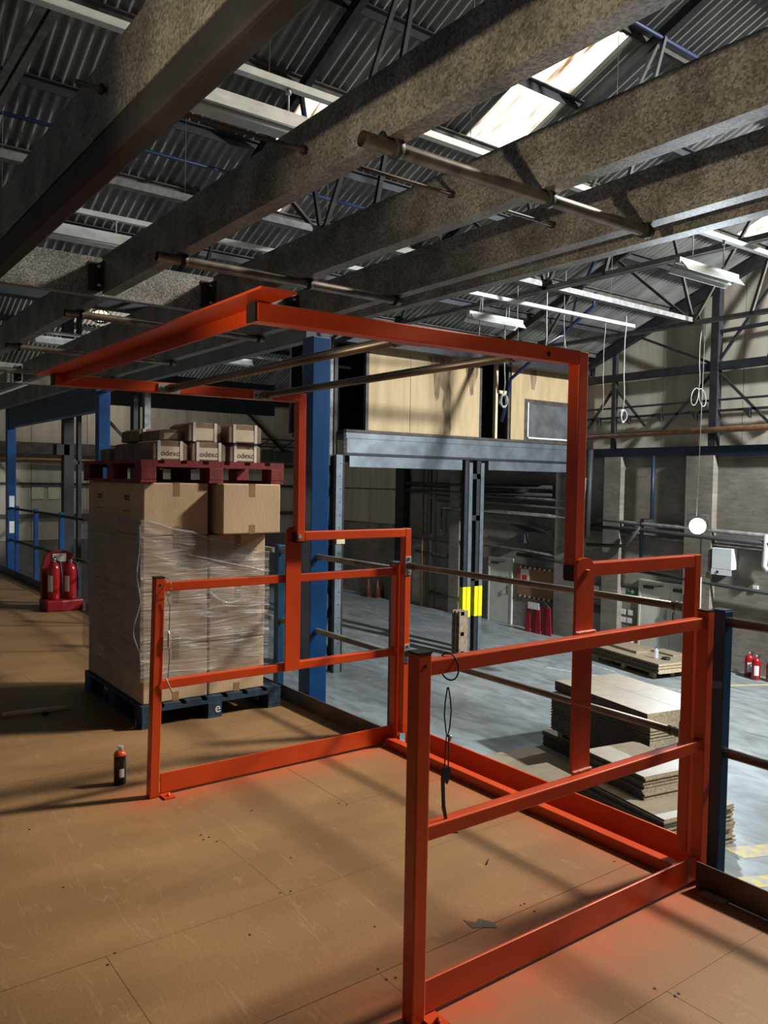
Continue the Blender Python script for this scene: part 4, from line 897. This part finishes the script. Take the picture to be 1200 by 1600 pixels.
# pipes on the far wall, each its own run
def run(pts, r, m, label, cat='pipe', name='wall_pipe'): return tag(build(M().tube(pts, r, 8), name, m), label, cat)
yp = YW-.18
run([(-11.4, 16.85, 2.95), (-2, 16.85, 3.05)], .075, 'copper_pipe', 'brown pipe along the top of the brick at the upper right')
run([(-18.2, yp, 1.25), (-11.6, yp, 1.1), (-11.55, yp, 1.1), (-11.55, yp, 1.9)], .045, 'pipe_grey', 'grey pipe bending upward on the brick beyond the twin columns, upper of three')
run([(-18.2, yp, 1.05), (-11.35, yp, .90), (-11.3, yp, 1.8)], .05, 'pipe_grey', 'grey pipe on the brick beyond the twin columns, middle of three')
run([(-17.6, yp, -.1), (-17.6, yp, .75), (-11.4, yp, .62)], .05, 'pipe_grey', 'grey pipe with a drop at its left end, lowest of three beyond the twin columns')
run([(-19.5, yp, -.35), (-13.5, yp, -.48), (-11.2, yp, -.62)], .04, 'pipe_grey', 'thin grey pipe above the single door')
run([(-19.8, yp, 1.55), (-12.5, yp, 1.5)], .06, 'pipe_dark', 'black pipe across the brick under the office, upper one')
run([(-19.8, yp, 1.30), (-12.5, yp, 1.27)], .05, 'pipe_dark', 'black pipe across the brick under the office, lower one')
run([(-13.9, yp, -.62), (-11.2, yp, -.72)], .06, 'pipe_dark', 'black pipe just above the notice board')
run([(-11.3, yp, .62), (-9.6, yp, .58), (-4, yp, .42)], .05, 'pipe_grey', 'grey pipe running past the floodlight on the far wall, upper one')
run([(-11.3, yp, .42), (-9.6, yp, .42), (-4, yp, .22)], .06, 'pipe_dark', 'black pipe running past the floodlight on the far wall, middle one')
run([(-11.3, yp+.05, .30), (-4, yp+.05, .08)], .045, 'pipe_grey', 'pale pipe running past the floodlight on the far wall, lower one')
run([(-9.4, yp, -.70), (-7.5, yp, -.80), (-4, yp, -.95)], .05, 'pipe_dark', 'black pipe above the double door running to the right')
run([(-9.05, yp, 2.4), (-9.05, yp, .72), (-9.35, yp, .70), (-9.35, yp, -.75)], .05, 'conduit_blue', 'dark blue conduit dropping down the brick left of the floodlight')
run([(-7.55, yp, .45), (-7.55, yp, G)], .05, 'pipe_dark', 'black downpipe below the floodlight')
run([(-7.75, yp-.05, -.35), (-7.72, yp-.05, -.62), (-7.55, yp-.05, -.68), (-7.55, yp-.05, -2.6)], .035, 'white_trunk', 'white waste pipe bending down beside the black downpipe')
run([(-11.0, 16.9, 2.6), (-11.05, 16.9, .1)], .08, 'pipe_dark', 'black downpipe behind the near gate upright')
run([(-11.05, 16.9, -.1), (-9.7, 16.9, -.05), (-9.3, 16.9, .5)], .05, 'pipe_dark', 'black pipe rising on a slant right of the near gate upright')
run([(-5.9, yp, .5), (-5.95, yp, -.25), (-5.85, yp, -.35)], .07, 'white_trunk', 'white pipe bend at the right picture edge on the far wall')
run([(-18.6, yp, 2.2), (-18.6, yp, G)], .04, 'copper_pipe', 'rusty vertical pipe on the brick right of the cream sheets, left of two')
run([(-18.15, yp, 2.2), (-18.15, yp, G)], .035, 'pipe_dark', 'dark vertical pipe on the brick right of the cream sheets, right of two')
run([(-19.0, yp, -.9), (-17.2, yp, -.95)], .03, 'pipe_dark', 'short dark pipe stub crossing the rusty vertical pipe')
run([(-18.1, yp, -2.3), (-16.4, yp, -2.35)], .05, 'pipe_dark', 'dark pipe low at the foot of the far wall')
tag(build(M().box(-20.1, -19.6, 16.95, YW, G, 2.4), 'wall_post', 'dark_steel'), 'black post between the cream sheets and the bare brick', 'post')
t = thing('wall_panel_box', (-13.6, YW-.1, 0), 'dark electrical conduit bundle on the brick above the notice board', 'conduit')
for k in range(4): build(M().tube([(-14.2+k*.2, yp, .3-.05*k), (-13.2+k*.3, yp, .25-.05*k), (-12.2, yp, .0-.1*k)], .02, 6), 'conduit', 'pipe_dark', t)
build(M().box(-13.9, -13.6, yp-.03, YW, -.25, .05), 'junction_box', 'pipe_dark', t)
# floodlight hanging on a wire
FX, FY, FZ = -5.17, 13.0, .82
t = thing('floodlight', (FX, FY, FZ), 'dazzling white LED floodlight hanging on a wire before the far wall', 'floodlight')
d = (Vector((3.8, -1.4, .2))-Vector((FX, FY, FZ))).normalized(); q = d.to_track_quat('X', 'Z').to_matrix()
def fl_(mb): mb.v = [tuple(q @ Vector(v)+Vector((FX, FY, FZ))) for v in mb.v]; return mb
build(fl_(M().tube([(-.09, 0, 0), (-.01, 0, 0)], [.09, .165], 20)), 'housing', 'pipe_dark', t)
build(fl_(M().tube([(-.009, 0, 0), (0, 0, 0)], .15, 24)), 'led_panel', 'led', t)
build(fl_(M().tube([(-.05, -.18, 0), (-.05, -.18, .22), (-.05, .18, .22), (-.05, .18, 0)], .01, 6)), 'bracket', 'pipe_dark', t)
build(M().tube([(FX-.03, FY, FZ+.2), (FX-.03, 13.1, 4.83)], .006, 5), 'wire', 'pipe_grey', t)
lp = lamp('floodlight_lamp', 'SPOT', tuple(Vector((FX, FY, FZ))+d*.06), (.5, 4, -1.2), 1000, (.80, .91, 1), .10, 118, .8)
# red extinguishers and other things along the far wall
extinguisher(-6.2, 17.0, G, .62, 'tall red extinguisher at the far right, leftmost of three', .10, group='extinguishers by the far wall')
extinguisher(-5.92, 16.8, G, .62, 'red extinguisher with a white label, middle of three at the far right', .10, group='extinguishers by the far wall')
extinguisher(-5.62, 16.9, G, .55, 'red extinguisher cut by the right picture edge', .10, group='extinguishers by the far wall')
extinguisher(-9.75, 16.9, G, .62, 'dark red extinguisher left of the double door, left one of two', .09, group='extinguishers by the far wall')
extinguisher(-9.5, 16.95, G, .62, 'dark red extinguisher left of the double door, right one of two', .09, group='extinguishers by the far wall')
extinguisher(-7.25, 16.85, G, .60, 'dark red extinguisher just right of the double door', .09, group='extinguishers by the far wall')
t = thing('floor_barrier', (-12.7, 16.75, G), 'folded dark red plastic barrier with a white notice against the far wall', 'barrier')
for k in range(5):
    build(M().prism([(-13.15+k*.21-.03, G), (-12.97+k*.21, G), (-12.99+k*.20, G+.82), (-13.1+k*.20, G+.82)], 1, 16.70+.05*(k % 2), 16.74+.05*(k % 2)), 'panel', 'barrier_red', t)
build(M().box(-13.05, -12.6, 16.68, 16.695, G+.72, G+.92), 'notice', 'paper', t); build(M().tube([(-12.7, 16.74, G+.8), (-12.5, 16.74, G+.98), (-12.25, 16.74, G+.85), (-12.2, 16.74, G+.3)], .025, 6), 'strap', 'pipe_dark', t)
def cone(x, y, label):
    t = thing('traffic_cone', (x, y, G), label, 'traffic cone', 'traffic cones by the far wall')
    build(M().lathe([(.15, .03), (.04, .68), (.03, .70)], (x, y, G), 12), 'cone', 'cone_orange', t); build(M().box(x-.2, x+.2, y-.2, y+.2, G, G+.03), 'foot', 'cone_orange', t)
cone(-21.6, 16.85, 'dull orange traffic cone by the far wall, nearer of two'); cone(-21.2, 17.0, 'dull orange traffic cone by the far wall, half behind the other')
# pallet on end left of the twin columns
t = thing('upright_pallet', (-11.6, 12.75, G), 'worn wooden pallet standing on end left of the yellow banded columns', 'pallet')
for k in range(3): build(M().box(-11.75+k*.13, -11.72+k*.13, 12.45, 12.75, G, G+1.2), 'board', 'pallet_wood', t)
for z in (.05, .55, 1.08): build(M().box(-11.75, -11.46, 12.5, 12.62, G+z, G+z+.1), 'block', 'pallet_wood', t)
# floor markings
for p, lab, m in (([(-6.4, 15.0), (-6.3, 14.95), (-5.2, 17.0), (-5.3, 17.05)], 'faded yellow floor line running to the right behind the navy post', 'floor_yellow'), ([(-9.5, 13.6), (-9.4, 13.5), (-6.0, 14.4), (-6.05, 14.5)], 'faded white floor line beyond the chipboard stacks', 'floor_white'),
                  ([(-1.5, 7.9), (-1.2, 7.85), (-.6, 9.2), (-.9, 9.25)], 'broken yellow floor marking right of the navy post, farther one', 'floor_yellow'), ([(-1.0, 7.3), (-.75, 7.25), (-.1, 8.6), (-.35, 8.65)], 'broken yellow floor marking right of the navy post, nearer one', 'floor_yellow'), ([(-9.8, 14.9), (-9.75, 14.8), (-8.2, 14.55), (-8.2, 14.62)], 'pale worn floor line left of the far board pallet', 'floor_white')):
    tag(build(M().prism(p, 2, G+.001, G+.003), 'floor_marking', m), lab, 'floor line')
# ================================================================== CHIPBOARD STACKS ON THE GROUND FLOOR
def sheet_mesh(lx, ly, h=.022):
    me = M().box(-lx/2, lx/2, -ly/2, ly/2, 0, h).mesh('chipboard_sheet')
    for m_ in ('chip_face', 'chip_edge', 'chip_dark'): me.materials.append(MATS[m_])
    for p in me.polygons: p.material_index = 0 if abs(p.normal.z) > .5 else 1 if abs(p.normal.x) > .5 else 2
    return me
ORD = ['top', 'second', 'third', 'fourth', 'fifth', 'sixth', 'seventh', 'eighth', 'ninth', 'tenth', 'eleventh', 'twelfth', 'thirteenth', 'fourteenth', 'fifteenth', 'sixteenth', 'seventeenth', 'eighteenth', 'nineteenth', 'twentieth']
ORD += ['twenty-'+x for x in ('first', 'second', 'third', 'fourth', 'fifth', 'sixth', 'seventh', 'eighth', 'ninth')]+['thirtieth']+['thirty-'+x for x in ('first', 'second', 'third', 'fourth', 'fifth')]
def stack(cx, cy, z0, nx, ny, lx, ly, n, rz, kind, where, h=.022, jit=.018, gap=.006):
    c, s = math.cos(rz), math.sin(rz); me = sheet_mesh(lx-gap, ly-gap, h)
    for k in range(n):
        for i in range(nx):
            for j in range(ny):
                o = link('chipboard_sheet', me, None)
                px = (i-(nx-1)/2)*lx+random.uniform(-jit, jit)*(k < n-1)*(nx*ny == 1 or .15); py = (j-(ny-1)/2)*ly+random.uniform(-jit, jit)*(k < n-1)*(nx*ny == 1 or .15)
                if nx*ny > 1 and k < n-1:          # stepped edges, columns kept apart
                    e = abs(math.sin(k*1.7+i*2+j))*jit; px += e*(1 if i else -1); py += e*(1 if j else -1)
                o.location = (cx+px*c-py*s, cy+px*s+py*c, z0+k*(h+.001)); o.rotation_euler = (0, 0, rz)
                side = '' if nx*ny == 1 else (('near ' if j == 0 else 'far ') if ny > 1 else '')+(('left ' if i == 0 else 'right ') if nx > 1 else '')
                tag(o, '%s %s%s %s' % (ORD[n-1-k], side, kind, where), 'chipboard sheet', 'chipboard sheets '+where)
rS = -R(10.3)
SX, SY = -3.995, 9.385
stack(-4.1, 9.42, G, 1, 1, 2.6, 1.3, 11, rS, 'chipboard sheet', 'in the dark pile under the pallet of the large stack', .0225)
p1 = pallet(SX, SY, G+.2585, 2.05, 1.25, 'pallet_wood', 'wooden pallet between the dark lower pile and the large strapped stack', rS)
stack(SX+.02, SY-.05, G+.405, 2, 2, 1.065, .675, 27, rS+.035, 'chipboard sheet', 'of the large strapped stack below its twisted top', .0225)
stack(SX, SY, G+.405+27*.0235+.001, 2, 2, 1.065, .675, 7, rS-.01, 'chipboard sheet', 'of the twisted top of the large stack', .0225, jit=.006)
t = thing('binding_strap', (SX, SY, G+.26), 'black band strapped down the front of the large chipboard stack', 'strap')
def rot(px, py, cx=SX, cy=SY, a=rS): return (cx+px*math.cos(a)-py*math.sin(a), cy+px*math.sin(a)+py*math.cos(a))
for px in (-.30,):
    x, y = rot(px, -.765); build(M().bar((x, y, G+.27), (x, y, -1.70), .035, .006, (0, 1, 0)), 'band', 'cable_black', t)
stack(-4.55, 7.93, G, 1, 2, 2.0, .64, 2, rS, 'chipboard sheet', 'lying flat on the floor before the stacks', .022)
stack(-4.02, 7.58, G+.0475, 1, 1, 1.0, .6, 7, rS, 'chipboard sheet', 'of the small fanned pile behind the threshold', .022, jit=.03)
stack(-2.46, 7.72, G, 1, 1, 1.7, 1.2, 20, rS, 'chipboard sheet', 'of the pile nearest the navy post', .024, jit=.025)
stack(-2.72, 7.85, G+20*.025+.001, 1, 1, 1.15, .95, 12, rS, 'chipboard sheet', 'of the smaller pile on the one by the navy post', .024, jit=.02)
# far pallet of boards near the double door
pallet(-8.2, 15.6, G, 2.1, 1.2, 'pallet_wood', 'wooden pallet under the low board stack near the double door', rS-.03)
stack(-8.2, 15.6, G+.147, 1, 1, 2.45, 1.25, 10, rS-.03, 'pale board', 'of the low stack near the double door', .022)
t = tag(build(M().box(-.55, .55, -.2, .2, 0, .06), 'board_offcut', 'chip_face'), 'narrow pale board lying on the low stack near the double door, left one', 'board'); t.location = (-8.62, 15.60, G+.147+.231); t.rotation_euler = (0, 0, rS-.05)
t = tag(build(M().box(-.35, .35, -.2, .2, 0, .04), 'board_offcut', 'chip_face'), 'narrow pale board lying on the low stack near the double door, right one', 'board'); t.location = (-7.75, 16.02, G+.147+.231); t.rotation_euler = (0, 0, rS+.02)
t = thing('water_bottle', (-7.55, 15.25, G+.378), 'clear plastic water bottle standing on the low board stack', 'bottle')
build(M().lathe([(.045, 0), (.048, .02), (.048, .18), (.02, .24), (.018, .26)], (-7.55, 15.25, G+.379), 12), 'bottle_body', 'clear_plastic', t); build(M().lathe([(.02, .26), (.02, .285)], (-7.55, 15.25, G+.379), 10), 'bottle_cap', 'blue_paint', t)
tag(build(M().lathe([(.09, 0), (.10, .02), (.10, .05), (.06, .055)], (-7.35, 15.35, G+.379), 12), 'tape_roll', 'cable_black'), 'black roll of tape beside the water bottle', 'tape')
tag(build(M().tube([(-9.1+.12*math.sin(k*1.1)+.05*k, 15.75-.02*k+.05*math.cos(k*1.7), G+.395) for k in range(12)], .014, 6), 'loose_strap', 'cable_black'), 'tangled black strap on the left end of the low board stack', 'strap')
